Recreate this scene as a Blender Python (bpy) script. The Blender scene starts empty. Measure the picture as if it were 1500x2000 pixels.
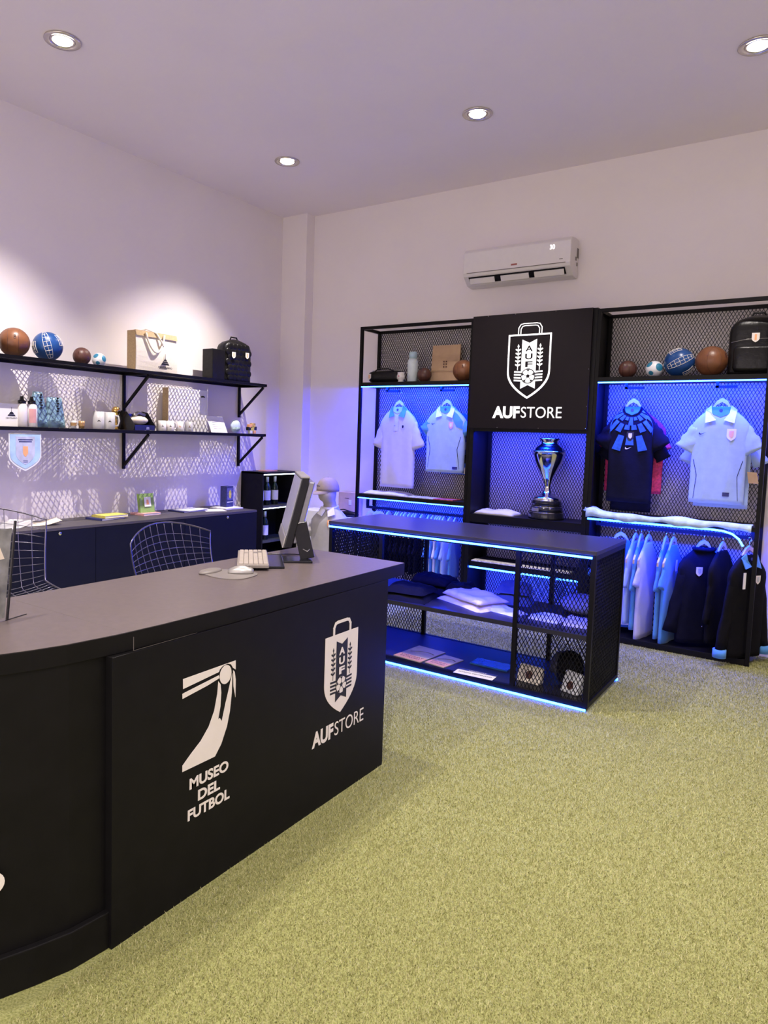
import bpy, bmesh, math, random
import numpy as np
from mathutils import Vector, Matrix, noise as mnoise
random.seed(7)
rng = np.random.default_rng(5)
S = bpy.context.scene
COL = S.collection
PI = math.pi

# ------------------------------------------------------------------ camera
cam_d = bpy.data.cameras.new('camera')
cam = bpy.data.objects.new('camera', cam_d)
COL.objects.link(cam)
yaw, pitch, roll, foc = -0.608183, 0.0802065, 0.0305124, 1370.981
fw = Vector((math.sin(yaw) * math.cos(pitch), math.cos(yaw) * math.cos(pitch), -math.sin(pitch)))
rt = Vector((math.cos(yaw), -math.sin(yaw), 0))
up = rt.cross(fw)
r2 = rt * math.cos(roll) + up * math.sin(roll)
u2 = up * math.cos(roll) - rt * math.sin(roll)
mw = Matrix((r2, u2, -fw)).transposed().to_4x4()
mw.translation = (0, 0, 1.6)
cam.matrix_world = mw
cam_d.sensor_fit = 'AUTO'
cam_d.sensor_width = 36.0
cam_d.lens = foc / 2000 * 36.0
cam_d.shift_x = 71.93 / 2000
cam_d.shift_y = -38.0 / 2000
cam_d.clip_start = 0.02
S.camera = cam

# ------------------------------------------------------------------ colour, world, big lights
S.view_settings.view_transform = 'Standard'
S.view_settings.look = 'None'
S.view_settings.gamma = 1.0
S.view_settings.use_curve_mapping = False
S.view_settings.exposure = 0.22
S.cycles.use_denoising = True
S.cycles.max_bounces = 8
S.cycles.diffuse_bounces = 5
S.cycles.sample_clamp_indirect = 6.0
w = bpy.data.worlds.new('world')
S.world = w
w.use_nodes = True
w.node_tree.nodes['Background'].inputs[0].default_value = (0.9, 0.85, 1.0, 1)
w.node_tree.nodes['Background'].inputs[1].default_value = 0.3

CEIL = 3.98
XL, XR, YB, YF = -5.21, 3.2, 6.22, -2.6
LAMP_W = 150.0            # general downlights
LAMP_WALL = 440.0         # the two lamps over the shelf wall
FILL_W = 115.0              # added fill light behind the camera
BLUE = (0.0, 0.02, 1.0)
STRIP = 32.0

def area(name, loc, rot, sx, sy, watts, col):
    l = bpy.data.lights.new(name, 'AREA')
    l.shape = 'RECTANGLE'; l.size = sx; l.size_y = sy; l.energy = watts; l.color = col
    o = bpy.data.objects.new(name, l); COL.objects.link(o)
    o.location = loc; o.rotation_euler = rot
    return o
# broad fill added behind the camera to lift walls and ceiling; no window there
area('room_fill', (-1.0, YF + 0.08, 1.9), (PI / 2, 0, 0), 6.0, 2.6, FILL_W, (1.0, 0.89, 0.92))

# the blue strip lights under the rack shelves and island edges: the light they throw
def strip_light(x0, x1, y, z, d, watts):
    o = area('strip_glow', ((x0 + x1) / 2, y, z), (0, 0, 0), x1 - x0, 0.012, watts, BLUE)
    o.rotation_euler = Vector(d).to_track_quat('-Z', 'Y').to_euler()
    return o
SP = 1.75
for x0, x1 in ((-3.93, -2.78), (-1.63, -0.46)):
    strip_light(x0, x1, 5.866, 2.090, (0, 0.55, -1), 44 * SP)
    strip_light(x0, x1, 5.832, 0.985, (0, -0.9, -1), 7 * SP)
    strip_light(x0, x1, 5.832, 2.080, (0, -0.7, -1), 2.5 * SP)
    strip_light(x0, x1, 5.866, 0.985, (0, 0.45, -1), 20 * SP)
strip_light(-2.68, -1.72, 5.885, 0.440, (0, 0.5, -1), 6 * SP)
strip_light(-2.68, -1.72, 5.860, 1.670, (0, 0.6, -1), 13 * SP)  # added lamp under the sign box, no strip there; turns the niche blue
strip_light(-3.03, -1.15, 4.160, 0.930, (0, -0.35, -1), 9 * SP)
strip_light(-3.03, -1.15, 4.200, 0.912, (0, 0.3, -1), 11 * SP)
strip_light(-3.03, -1.15, 4.158, 0.930, (0, -1, -0.25), 9 * SP)
strip_light(-3.03, -1.15, 4.162, 0.012, (0, -1, -0.05), 5 * SP)
strip_light(-3.03, -1.15, 4.898, 0.012, (0, 1, -0.05), 2.0 * SP)

# ------------------------------------------------------------------ materials
MATS = {}
def M(name, col, rough=0.5, metal=0.0, var=0.06, scale=20.0, bump=0.0, bscale=None, emit=None, es=0.0, spec=0.5, trans=0.0, alpha=1.0, sheen=0.0, ior=1.45, coat=0.0):
    if name in MATS: return MATS[name]
    m = bpy.data.materials.new(name); m.use_nodes = True
    nt = m.node_tree; b = nt.nodes['Principled BSDF']
    tc = nt.nodes.new('ShaderNodeTexCoord')
    nz = nt.nodes.new('ShaderNodeTexNoise'); nz.inputs['Scale'].default_value = scale; nz.inputs['Detail'].default_value = 4
    nt.links.new(tc.outputs['Object'], nz.inputs['Vector'])
    rp = nt.nodes.new('ShaderNodeValToRGB')
    rp.color_ramp.elements[0].position = 0.3; rp.color_ramp.elements[1].position = 0.7
    rp.color_ramp.elements[0].color = tuple(c * (1 - var) for c in col) + (1,)
    rp.color_ramp.elements[1].color = tuple(min(1, c * (1 + var)) for c in col) + (1,)
    nt.links.new(nz.outputs['Fac'], rp.inputs['Fac'])
    nt.links.new(rp.outputs['Color'], b.inputs['Base Color'])
    b.inputs['Roughness'].default_value = rough; b.inputs['Metallic'].default_value = metal
    b.inputs['Specular IOR Level'].default_value = spec; b.inputs['IOR'].default_value = ior
    b.inputs['Transmission Weight'].default_value = trans; b.inputs['Alpha'].default_value = alpha
    b.inputs['Sheen Weight'].default_value = sheen; b.inputs['Coat Weight'].default_value = coat
    if emit:
        b.inputs['Emission Color'].default_value = emit + (1,); b.inputs['Emission Strength'].default_value = es
    if bump:
        n2 = nt.nodes.new('ShaderNodeTexNoise'); n2.inputs['Scale'].default_value = bscale or scale * 4; n2.inputs['Detail'].default_value = 3
        nt.links.new(tc.outputs['Object'], n2.inputs['Vector'])
        bp = nt.nodes.new('ShaderNodeBump'); bp.inputs['Strength'].default_value = bump; bp.inputs['Distance'].default_value = 0.01
        nt.links.new(n2.outputs['Fac'], bp.inputs['Height']); nt.links.new(bp.outputs['Normal'], b.inputs['Normal'])
    MATS[name] = m
    return m

wall_m = M('wall_paint', (0.80, 0.74, 0.74), 0.9, var=0.015, scale=2.5, bump=0.03, bscale=180)
ceil_m = M('ceiling_paint', (0.84, 0.77, 0.77), 0.95, var=0.015, scale=1.5)
black_lam = M('black_laminate', (0.006, 0.0055, 0.006), 0.45, spec=0.18, var=0.15, scale=14, bump=0.015, bscale=300)
top_sheen = M('worktop_sheen', (0.105, 0.082, 0.080), 0.36, var=0.08, scale=40, bump=0.02, bscale=500, spec=0.6)  # dark worktop with its glossy reflection painted in as a lighter tone
navy_lam = M('cabinet_laminate', (0.005, 0.0055, 0.011), 0.5, spec=0.2, var=0.1, scale=10)
black_metal = M('black_powder_metal', (0.004, 0.0035, 0.004), 0.45, metal=0.0, var=0.1, spec=0.18)
mesh_metal = M('expanded_metal', (0.004, 0.004, 0.005), 0.5, var=0.1, spec=0.15)
decal = M('cream_vinyl', (0.78, 0.72, 0.66), 0.55, var=0.02)
decal_dark = M('black_vinyl', (0.012, 0.012, 0.014), 0.5, var=0.02)
lit_white = M('backlit_white', (0.9, 0.9, 0.9), 0.5, emit=(1.0, 0.98, 0.98), es=0.75)
led = M('blue_led', (0.2, 0.3, 1.0), 0.4, emit=(0.013, 0.085, 1.0), es=STRIP)
white_led = M('white_led', (0.9, 1.0, 1.0), 0.4, emit=(0.75, 0.95, 1.0), es=7.0)
chrome = M('polished_steel', (0.85, 0.83, 0.80), 0.13, metal=1.0, var=0.02)
white_pl = M('white_plastic', (0.74, 0.70, 0.70), 0.32, var=0.015)
white_cl = M('white_cloth', (0.78, 0.76, 0.80), 0.9, var=0.04, scale=30, bump=0.05, bscale=60, sheen=0.2)
sky_cl = M('sky_blue_cloth', (0.08, 0.27, 0.60), 0.85, var=0.05, scale=20, bump=0.05, bscale=60, sheen=0.2)
pale_cl = M('pale_blue_cloth', (0.38, 0.50, 0.70), 0.85, var=0.05, scale=20, bump=0.05, bscale=60, sheen=0.2)
lav_cl = M('lavender_grey_cloth', (0.60, 0.57, 0.66), 0.9, var=0.04, scale=20, bump=0.15, bscale=50)
navy_cl = M('navy_cloth', (0.006, 0.006, 0.015), 0.9, spec=0.12, var=0.15, scale=20, bump=0.1, bscale=50)
blackc = M('black_cloth', (0.006, 0.0055, 0.007), 0.85, spec=0.12, var=0.15, scale=20, bump=0.15, bscale=50)
royal_cl = M('royal_blue_cloth', (0.03, 0.12, 0.55), 0.7, var=0.1, scale=30)
red_cl = M('crimson_print_cloth', (0.55, 0.03, 0.10), 0.7, var=0.4, scale=60)
orange_cl = M('orange_badge', (0.85, 0.42, 0.20), 0.6)
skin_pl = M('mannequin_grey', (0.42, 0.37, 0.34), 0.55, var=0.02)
cap_cl = M('grey_cotton', (0.31, 0.25, 0.24), 0.9, var=0.05, bump=0.1)
canvas = M('natural_canvas', (0.80, 0.73, 0.64), 0.95, var=0.05, scale=80, bump=0.25, bscale=400)
jute = M('tan_jute', (0.50, 0.36, 0.20), 0.95, var=0.12, scale=90, bump=0.3, bscale=300)
kraft = M('kraft_paper', (0.50, 0.33, 0.20), 0.8, var=0.06, scale=15, bump=0.1, bscale=25)
leather_b = M('brown_leather', (0.17, 0.065, 0.028), 0.38, var=0.25, scale=9, bump=0.12, bscale=30)
leather_d = M('dark_brown_leather', (0.085, 0.032, 0.024), 0.42, var=0.2, scale=12, bump=0.1)
leather_k = M('black_leather', (0.006, 0.0055, 0.006), 0.34, spec=0.3, var=0.2, scale=20, bump=0.25, bscale=30)
blue_ball = M('blue_ball_skin', (0.012, 0.055, 0.20), 0.3, var=0.2, scale=6)
white_ball = M('white_ball_skin', (0.75, 0.76, 0.80), 0.35, var=0.05)
teal = M('teal_print', (0.03, 0.20, 0.34), 0.4)
gold = M('gold_metal', (0.80, 0.50, 0.14), 0.25, metal=1.0)
silver = M('silver_plastic', (0.38, 0.365, 0.35), 0.35, metal=0.6)
grey_pl = M('grey_plastic', (0.16, 0.14, 0.13), 0.5)
key_pl = M('beige_keys', (0.36, 0.31, 0.27), 0.5)
screen = M('grey_screen', (0.30, 0.30, 0.34), 0.25, var=0.03)
gloss_k = M('gloss_black_plastic', (0.012, 0.012, 0.016), 0.18)
paper = M('white_paper', (0.80, 0.78, 0.78), 0.8, var=0.02)
cream = M('cream_paper', (0.80, 0.70, 0.55), 0.8, var=0.05)
glass_g = M('bottle_glass', (0.01, 0.022, 0.016), 0.08, var=0.05)
foil = M('grey_foil', (0.48, 0.50, 0.54), 0.4, var=0.05)
frost = M('frosted_glass', (0.85, 0.83, 0.85), 0.45, trans=0.55, var=0.02)
clear = M('clear_acrylic', (0.98, 1.0, 0.99), 0.04, trans=1.0, var=0.0, ior=1.3)
wood = M('hanger_wood', (0.60, 0.46, 0.34), 0.5, var=0.12, scale=25)
hang_w = M('hanger_pink_wood', (0.70, 0.52, 0.44), 0.5, var=0.05)
plinth_m = M('white_lacquer', (0.92, 0.90, 0.92), 0.5, var=0.01)
wire_m = M('chair_wire', (0.16, 0.15, 0.20), 0.3, metal=0.9)
ribbon_bl = M('pennant_satin', (0.42, 0.60, 0.84), 0.35, var=0.15, scale=14)
tum_m = M('tumbler_blue', (0.46, 0.62, 0.70), 0.4, var=0.03)
green_m = M('green_box_print', (0.22, 0.34, 0.09), 0.5, var=0.1)
yellow_m = M('yellow_cover', (0.62, 0.52, 0.10), 0.5, var=0.2, scale=40)
rose_m = M('rose_cover', (0.62, 0.32, 0.32), 0.5, var=0.1)
navy_pr = M('navy_print', (0.03, 0.035, 0.15), 0.45, var=0.3, scale=40)
glass_bl = M('blue_grey_glaze', (0.20, 0.33, 0.42), 0.3, var=0.6, scale=16)
brown_gl = M('amber_glaze', (0.35, 0.20, 0.08), 0.3)
grey_mag = M('grey_magazine', (0.42, 0.38, 0.44), 0.5, var=0.15, scale=12)
grey_pillow = M('grey_fleece', (0.30, 0.31, 0.36), 0.95, bump=0.2)
tape_m = M('white_printed_strip', (0.80, 0.74, 0.74), 0.7, var=0.4, scale=45)
scarf_m = M('pale_scarf', (0.62, 0.80, 0.84), 0.9, var=0.25, scale=14, bump=0.2, bscale=120)
blue_foil = M('blue_foil', (0.06, 0.2, 0.6), 0.2, metal=0.6, bump=0.9, bscale=40)
mosaic = M('mosaic_print', (0.6, 0.35, 0.10), 0.45, var=0.9, scale=55)
scene_pr = M('landscape_print', (0.45, 0.60, 0.55), 0.4, var=0.5, scale=25)
lamp_m = M('lamp_glow', (1, 1, 1), 0.4, emit=(1.0, 0.90, 0.72), es=22.0)
lamp_ring = M('lamp_ring_metal', (0.62, 0.58, 0.55), 0.25, metal=0.8)

# ------------------------------------------------------------------ mesh helpers
XF = {}
class MB:
    def __init__(s): s.v = []; s.f = []; s.sm = []
    def add(s, vs, fs, smooth=False):
        n = len(s.v); s.v += [tuple(p) for p in vs]; s.f += [tuple(i + n for i in f) for f in fs]; s.sm += [smooth] * len(fs); return s
    def box(s, x0, x1, y0, y1, z0, z1):
        vs = [(x, y, z) for z in (z0, z1) for y in (y0, y1) for x in (x0, x1)]
        return s.add(vs, [(0, 2, 3, 1), (4, 5, 7, 6), (0, 1, 5, 4), (2, 6, 7, 3), (0, 4, 6, 2), (1, 3, 7, 5)])
    def bar(s, p, q, a, b, ref=(0, 0, 1)):
        p = Vector(p); q = Vector(q); d = (q - p).normalized(); ref = Vector(ref)
        if abs(d.dot(ref)) > 0.98: ref = Vector((1, 0, 0))
        u = d.cross(ref).normalized() * a / 2; v = u.normalized().cross(d).normalized() * b / 2
        vs = [c + i * u + j * v for c in (p, q) for i, j in ((-1, -1), (1, -1), (1, 1), (-1, 1))]
        return s.add(vs, [(0, 1, 2, 3), (7, 6, 5, 4), (0, 4, 5, 1), (1, 5, 6, 2), (2, 6, 7, 3), (3, 7, 4, 0)])
    def tube(s, pts, r, n=8, closed=False, cap=True):
        P = [Vector(p) for p in pts]; m = len(P); rs = r if isinstance(r, (list, tuple)) else [r] * m
        vs = []; pu = None
        for i in range(m):
            a = P[i - 1] if (i or closed) else P[0]; b = P[(i + 1) % m] if (i < m - 1 or closed) else P[-1]
            d = (b - a).normalized()
            if pu is None:
                pu = d.cross(Vector((0, 0, 1)))
                if pu.length < 1e-3: pu = d.cross(Vector((1, 0, 0)))
            u = (pu - d * pu.dot(d)).normalized(); pu = u; v = d.cross(u)
            for k in range(n):
                t = 2 * PI * k / n; vs.append(P[i] + (u * math.cos(t) + v * math.sin(t)) * rs[i])
        fs = []
        for i in range(m if closed else m - 1):
            for k in range(n):
                a = i * n + k; b = i * n + (k + 1) % n; j = (i + 1) % m
                fs.append((a, b, j * n + (k + 1) % n, j * n + k))
        if not closed and cap: fs += [tuple(reversed(range(n))), tuple(range((m - 1) * n, m * n))]
        return s.add(vs, fs, True)
    def lathe(s, prof, c=(0, 0, 0), n=28, cap=True):
        vs = [(c[0] + r * math.cos(2 * PI * k / n), c[1] + r * math.sin(2 * PI * k / n), c[2] + z) for r, z in prof for k in range(n)]
        fs = [(i * n + k, i * n + (k + 1) % n, (i + 1) * n + (k + 1) % n, (i + 1) * n + k) for i in range(len(prof) - 1) for k in range(n)]
        if cap: fs += [tuple(reversed(range(n))), tuple(range((len(prof) - 1) * n, len(prof) * n))]
        return s.add(vs, fs, True)
    def loft(s, secs, cap=True, smooth=True):
        n = len(secs[0]); vs = [p for sec in secs for p in sec]
        fs = [(i * n + k, i * n + (k + 1) % n, (i + 1) * n + (k + 1) % n, (i + 1) * n + k) for i in range(len(secs) - 1) for k in range(n)]
        if cap: fs += [tuple(reversed(range(n))), tuple(range((len(secs) - 1) * n, len(secs) * n))]
        return s.add(vs, fs, smooth)
    def prism(s, poly, f0, f1, smooth=False):      # f0/f1 map 2-D to 3-D on both faces
        n = len(poly); vs = [f0(*p) for p in poly] + [f1(*p) for p in poly]
        fs = [tuple(range(n)), tuple(reversed(range(n, 2 * n)))] + [(i, (i + 1) % n, n + (i + 1) % n, n + i) for i in range(n)]
        return s.add(vs, fs, smooth)
    def ball(s, c, r, n=28, m=16, sq=(1, 1, 1)):
        vs = [(c[0], c[1], c[2] - r * sq[2])]
        for i in range(1, m):
            t = -PI / 2 + PI * i / m
            vs += [(c[0] + sq[0] * r * math.cos(t) * math.cos(2 * PI * k / n), c[1] + sq[1] * r * math.cos(t) * math.sin(2 * PI * k / n), c[2] + sq[2] * r * math.sin(t)) for k in range(n)]
        vs.append((c[0], c[1], c[2] + r * sq[2])); L = len(vs) - 1
        fs = [(0, 1 + (k + 1) % n, 1 + k) for k in range(n)]
        fs += [(1 + i * n + k, 1 + i * n + (k + 1) % n, 1 + (i + 1) * n + (k + 1) % n, 1 + (i + 1) * n + k) for i in range(m - 2) for k in range(n)]
        fs += [(L, 1 + (m - 2) * n + k, 1 + (m - 2) * n + (k + 1) % n) for k in range(n)]
        return s.add(vs, fs, True)
    def build(s, name, mat, parent=None, world=False, bevel=0.0, recalc=True, sub=0):
        vs = s.v
        if world and parent is not None:
            L, a = XF[parent.name]; c, si = math.cos(-a), math.sin(-a)
            vs = [((x - L[0]) * c - (y - L[1]) * si, (x - L[0]) * si + (y - L[1]) * c, z - L[2]) for x, y, z in vs]
        me = bpy.data.meshes.new(name); me.from_pydata([tuple(v) for v in vs], [], s.f)
        me.polygons.foreach_set('use_smooth', s.sm)
        if recalc and len(s.f) < 60000:
            bm = bmesh.new(); bm.from_mesh(me); bmesh.ops.recalc_face_normals(bm, faces=bm.faces); bm.to_mesh(me); bm.free()
        me.materials.append(mat)
        o = bpy.data.objects.new(name, me); COL.objects.link(o)
        if parent is not None: o.parent = parent; XF[o.name] = XF[parent.name]
        if bevel:
            b = o.modifiers.new('bevel', 'BEVEL'); b.width = bevel; b.segments = 2; b.limit_method = 'ANGLE'
        if sub:
            q = o.modifiers.new('sub', 'SUBSURF'); q.levels = sub; q.render_levels = sub
        return o

def thing(name, label, cat, loc=(0, 0, 0), rotz=0.0, group=None):
    o = bpy.data.objects.new(name, None); COL.objects.link(o)
    o.location = loc; o.rotation_euler = (0, 0, rotz); o.empty_display_size = 0.05
    XF[o.name] = (loc, rotz)
    o['label'] = label; o['category'] = cat
    if group: o['group'] = group
    return o
def tag(o, label, cat, group=None, kind=None):
    o['label'] = label; o['category'] = cat
    if group: o['group'] = group
    if kind: o['kind'] = kind
    return o
def struct(name, mb, m, **k):
    o = mb.build(name, m, **k); o['kind'] = 'structure'; return o
def sub(o, label): o['label'] = label; return o

def mesh_panel(mb, u0, u1, v0, v1, f, cw=0.025, ch=0.046, t=0.0037, d=0.004):
    """expanded metal: crossing diagonal strands clipped to a rectangle; f(u, v, depth) -> 3-D"""
    for sgn in (1, -1):
        k0 = math.floor((u0 / cw) + min(sgn * v0, sgn * v1) / ch) - 1
        k1 = math.ceil((u1 / cw) + max(sgn * v0, sgn * v1) / ch) + 1
        for k in range(k0, k1 + 1):
            # line: u/cw + sgn*v/ch = k
            pts = []
            for v in (v0, v1):
                u = cw * (k - sgn * v / ch)
                if u0 <= u <= u1: pts.append((u, v))
            for u in (u0, u1):
                v = sgn * ch * (k - u / cw)
                if v0 < v < v1: pts.append((u, v))
            if len(pts) < 2: continue
            (a, b), (c, e) = pts[0], pts[-1]
            L = math.hypot(c - a, e - b)
            if L < 0.004: continue
            nx, ny = -(e - b) / L * t / 2, (c - a) / L * t / 2
            q = [(a - nx, b - ny), (c - nx, e - ny), (c + nx, e + ny), (a + nx, b + ny)]
            dd = d if sgn > 0 else d * 0.98
            vs = [f(x, y, -dd / 2) for x, y in q] + [f(x, y, dd / 2) for x, y in q]
            mb.add(vs, [(0, 1, 2, 3), (7, 6, 5, 4), (0, 4, 5, 1), (1, 5, 6, 2), (2, 6, 7, 3), (3, 7, 4, 0)])
    return mb

def text_geo(string, size, offset=0.0, extrude=0.001, align='CENTER', space=1.0, shear=0.0):
    cu = bpy.data.curves.new('t', 'FONT'); cu.body = string; cu.size = size; cu.offset = offset; cu.extrude = extrude
    cu.align_x = align; cu.space_character = space; cu.shear = shear; cu.resolution_u = 6
    o = bpy.data.objects.new('t', cu); COL.objects.link(o)
    dg = bpy.context.evaluated_depsgraph_get(); me = o.evaluated_get(dg).to_mesh()
    vs = [tuple(v.co) for v in me.vertices]; fs = [tuple(p.vertices) for p in me.polygons]
    o.evaluated_get(dg).to_mesh_clear(); bpy.data.objects.remove(o); bpy.data.curves.remove(cu)
    return vs, fs
def put_text(mb, string, size, f, width=None, **k):
    """f(u, v, depth) -> 3-D, text baseline origin at 0,0"""
    vs, fs = text_geo(string, size, **k)
    if not vs: return mb
    sx = 1.0
    if width:
        xs = [v[0] for v in vs]; sx = width / (max(xs) - min(xs))
    return mb.add([f(x * sx, y, z) for x, y, z in vs], fs)

def shield_poly(wd, ht, n=8):
    """crest outline, top centre at 0,0, hangs down"""
    h = wd / 2; P = [(-h, 0), (h, 0)]
    for i in range(n + 1):
        t = i / n; P.append((h * (1 - t ** 2.1), -ht * 0.58 - ht * 0.42 * t))
    for i in range(n - 1, -1, -1):
        t = i / n; P.append((-h * (1 - t ** 2.1), -ht * 0.58 - ht * 0.42 * t))
    return P
def face_map(c, ux, n):
    """maps (u,v,d): u along ux, v up, d along n"""
    c = Vector(c); ux = Vector(ux); n = Vector(n)
    return lambda u, v, d=0.0: tuple(c + ux * u + Vector((0, 0, 1)) * v + n * d)
def flat(mb, poly, f, d0, d1):
    return mb.prism(poly, lambda u, v: f(u, v, d0), lambda u, v: f(u, v, d1))
def crest(parent, c, ux, n, wd, m=None, name='crest', world=False, ht=None):
    f = face_map(c, ux, n); ht = ht or wd * 1.35
    mb = MB(); flat(mb, shield_poly(wd, ht), f, 0, 0.002)
    o = mb.build(name, m or decal, parent, world)
    mb = MB(); flat(mb, [(u * 0.28, v * 0.62 - ht * 0.14) for u, v in [(-wd / 2, 0), (wd / 2, 0), (wd / 2, -ht), (-wd / 2, -ht)]], f, 0.002, 0.003)
    mb.build('crest_figure', orange_cl if m is None else decal_dark, o) if not world else None
    return o

# ------------------------------------------------------------------ structure
struct('wall_left', MB().box(XL - 0.15, XL, YF, YB + 0.15, -0.05, CEIL + 0.1), wall_m)
struct('wall_back', MB().box(XL, XR, YB, YB + 0.15, -0.05, CEIL + 0.1), wall_m)
struct('wall_right', MB().box(XR, XR + 0.15, YF, YB + 0.15, -0.05, CEIL + 0.1), wall_m)
struct('wall_front', MB().box(XL - 0.15, XR + 0.15, YF - 0.15, YF, -0.05, CEIL + 0.1), wall_m)
struct('ceiling', MB().box(XL - 0.15, XR + 0.15, YF - 0.15, YB + 0.15, CEIL, CEIL + 0.12), ceil_m)
struct('trim_1', MB().box(XL, -4.87, 6.085, YB, 0, CEIL), wall_m)
base = MB(); base.box(-0.42, XR, YB - 0.014, YB, 0, 0.10); base.box(-0.42, XR, YB - 0.010, YB, 0.10, 0.125)
struct('baseboard_back', base, white_pl, bevel=0.003)
pan = MB(); pan.box(-0.30, -0.24, YB - 0.02, YB, 0.125, 2.1); pan.box(0.62, 0.68, YB - 0.02, YB, 0.125, 2.1); pan.box(-0.30, 0.68, YB - 0.02, YB, 2.1, 2.16)
struct('trim_2', pan, white_pl, bevel=0.003)

# turf: backing plus real blades
tm = bpy.data.materials.new('turf_backing'); tm.use_nodes = True
nt = tm.node_tree; b = nt.nodes['Principled BSDF']; b.inputs['Roughness'].default_value = 0.95
tc = nt.nodes.new('ShaderNodeTexCoord'); nz = nt.nodes.new('ShaderNodeTexNoise'); nz.inputs['Scale'].default_value = 160; nz.inputs['Detail'].default_value = 6
rp = nt.nodes.new('ShaderNodeValToRGB'); rp.color_ramp.elements[0].position = 0.35; rp.color_ramp.elements[1].position = 0.65
rp.color_ramp.elements[0].color = (0.17, 0.18, 0.045, 1); rp.color_ramp.elements[1].color = (0.32, 0.32, 0.12, 1)
nt.links.new(tc.outputs['Object'], nz.inputs['Vector']); nt.links.new(nz.outputs['Fac'], rp.inputs['Fac']); nt.links.new(rp.outputs['Color'], b.inputs['Base Color'])
bp = nt.nodes.new('ShaderNodeBump'); bp.inputs['Strength'].default_value = 0.6; bp.inputs['Distance'].default_value = 0.01
nt.links.new(nz.outputs['Fac'], bp.inputs['Height']); nt.links.new(bp.outputs['Normal'], b.inputs['Normal'])
struct('floor', MB().box(XL, XR, YF, YB, -0.05, 0.0), tm)

gm = bpy.data.materials.new('turf_blades'); gm.use_nodes = True
nt = gm.node_tree; b = nt.nodes['Principled BSDF']; b.inputs['Roughness'].default_value = 0.6
at = nt.nodes.new('ShaderNodeAttribute'); at.attribute_name = 'tint'
rp = nt.nodes.new('ShaderNodeValToRGB')
rp.color_ramp.elements[0].color = (0.22, 0.23, 0.07, 1); rp.color_ramp.elements[1].color = (0.54, 0.505, 0.26, 1)
e = rp.color_ramp.elements.new(0.5); e.color = (0.375, 0.362, 0.145, 1)
nt.links.new(at.outputs['Fac'], rp.inputs['Fac']); nt.links.new(rp.outputs['Color'], b.inputs['Base Color'])
def turf():
    def field(x0, x1, y0, y1, n, h):
        x = rng.uniform(x0, x1, n); y = rng.uniform(y0, y1, n); return x, y, np.full(n, h)
    parts = [field(-1.9, 0.9, 0.75, 2.4, 210000, 0.012), field(-3.2, 1.2, 2.4, 4.17, 280000, 0.012), field(-3.2, 1.0, 4.17, 6.2, 150000, 0.013)]
    x = np.concatenate([p[0] for p in parts]); y = np.concatenate([p[1] for p in parts]); h = np.concatenate([p[2] for p in parts])
    keep = ~((x < -1.72) & (y < 2.86)) & ~((x > -3.06) & (x < -1.12) & (y > 4.17) & (y < 4.89)) & ~((y > 5.83) & (x < -0.42)) & ~((np.abs(y - 2.655 - 0.03 * x * 0) < 0.0035) & (x > -1.25) & (np.sin(x * 9) > -0.6))
    x, y, h = x[keep], y[keep], h[keep]; n = len(x)
    h = h * rng.uniform(0.5, 1.15, n); a = rng.uniform(0, 2 * PI, n); le = rng.uniform(0.2, 0.8, n) * h; b2 = rng.uniform(0, 2 * PI, n)
    wd = np.where(y < 2.4, 0.0013, np.where(y < 4.17, 0.0015, 0.0022))
    dx, dy = np.cos(a) * wd, np.sin(a) * wd
    co = np.empty((n, 3, 3), np.float32)
    co[:, 0] = np.stack([x - dx, y - dy, np.zeros(n)], 1); co[:, 1] = np.stack([x + dx, y + dy, np.zeros(n)], 1)
    co[:, 2] = np.stack([x + np.cos(b2) * le, y + np.sin(b2) * le, h], 1)
    me = bpy.data.meshes.new('artificial_grass')
    me.vertices.add(n * 3); me.vertices.foreach_set('co', co.ravel())
    me.loops.add(n * 3); me.loops.foreach_set('vertex_index', np.arange(n * 3, dtype=np.int32))
    me.polygons.add(n); me.polygons.foreach_set('loop_start', np.arange(0, n * 3, 3, dtype=np.int32)); me.polygons.foreach_set('loop_total', np.full(n, 3, np.int32))
    me.update()
    at = me.attributes.new('tint', 'FLOAT', 'POINT')
    at.data.foreach_set('value', np.repeat(np.clip(rng.normal(0.5, 0.25, n), 0, 1), 3).astype(np.float32))
    me.materials.append(gm)
    o = bpy.data.objects.new('artificial_grass', me); COL.objects.link(o)
    tag(o, 'short yellow-green artificial turf covering the shop floor', 'grass', kind='stuff')
turf()

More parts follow.
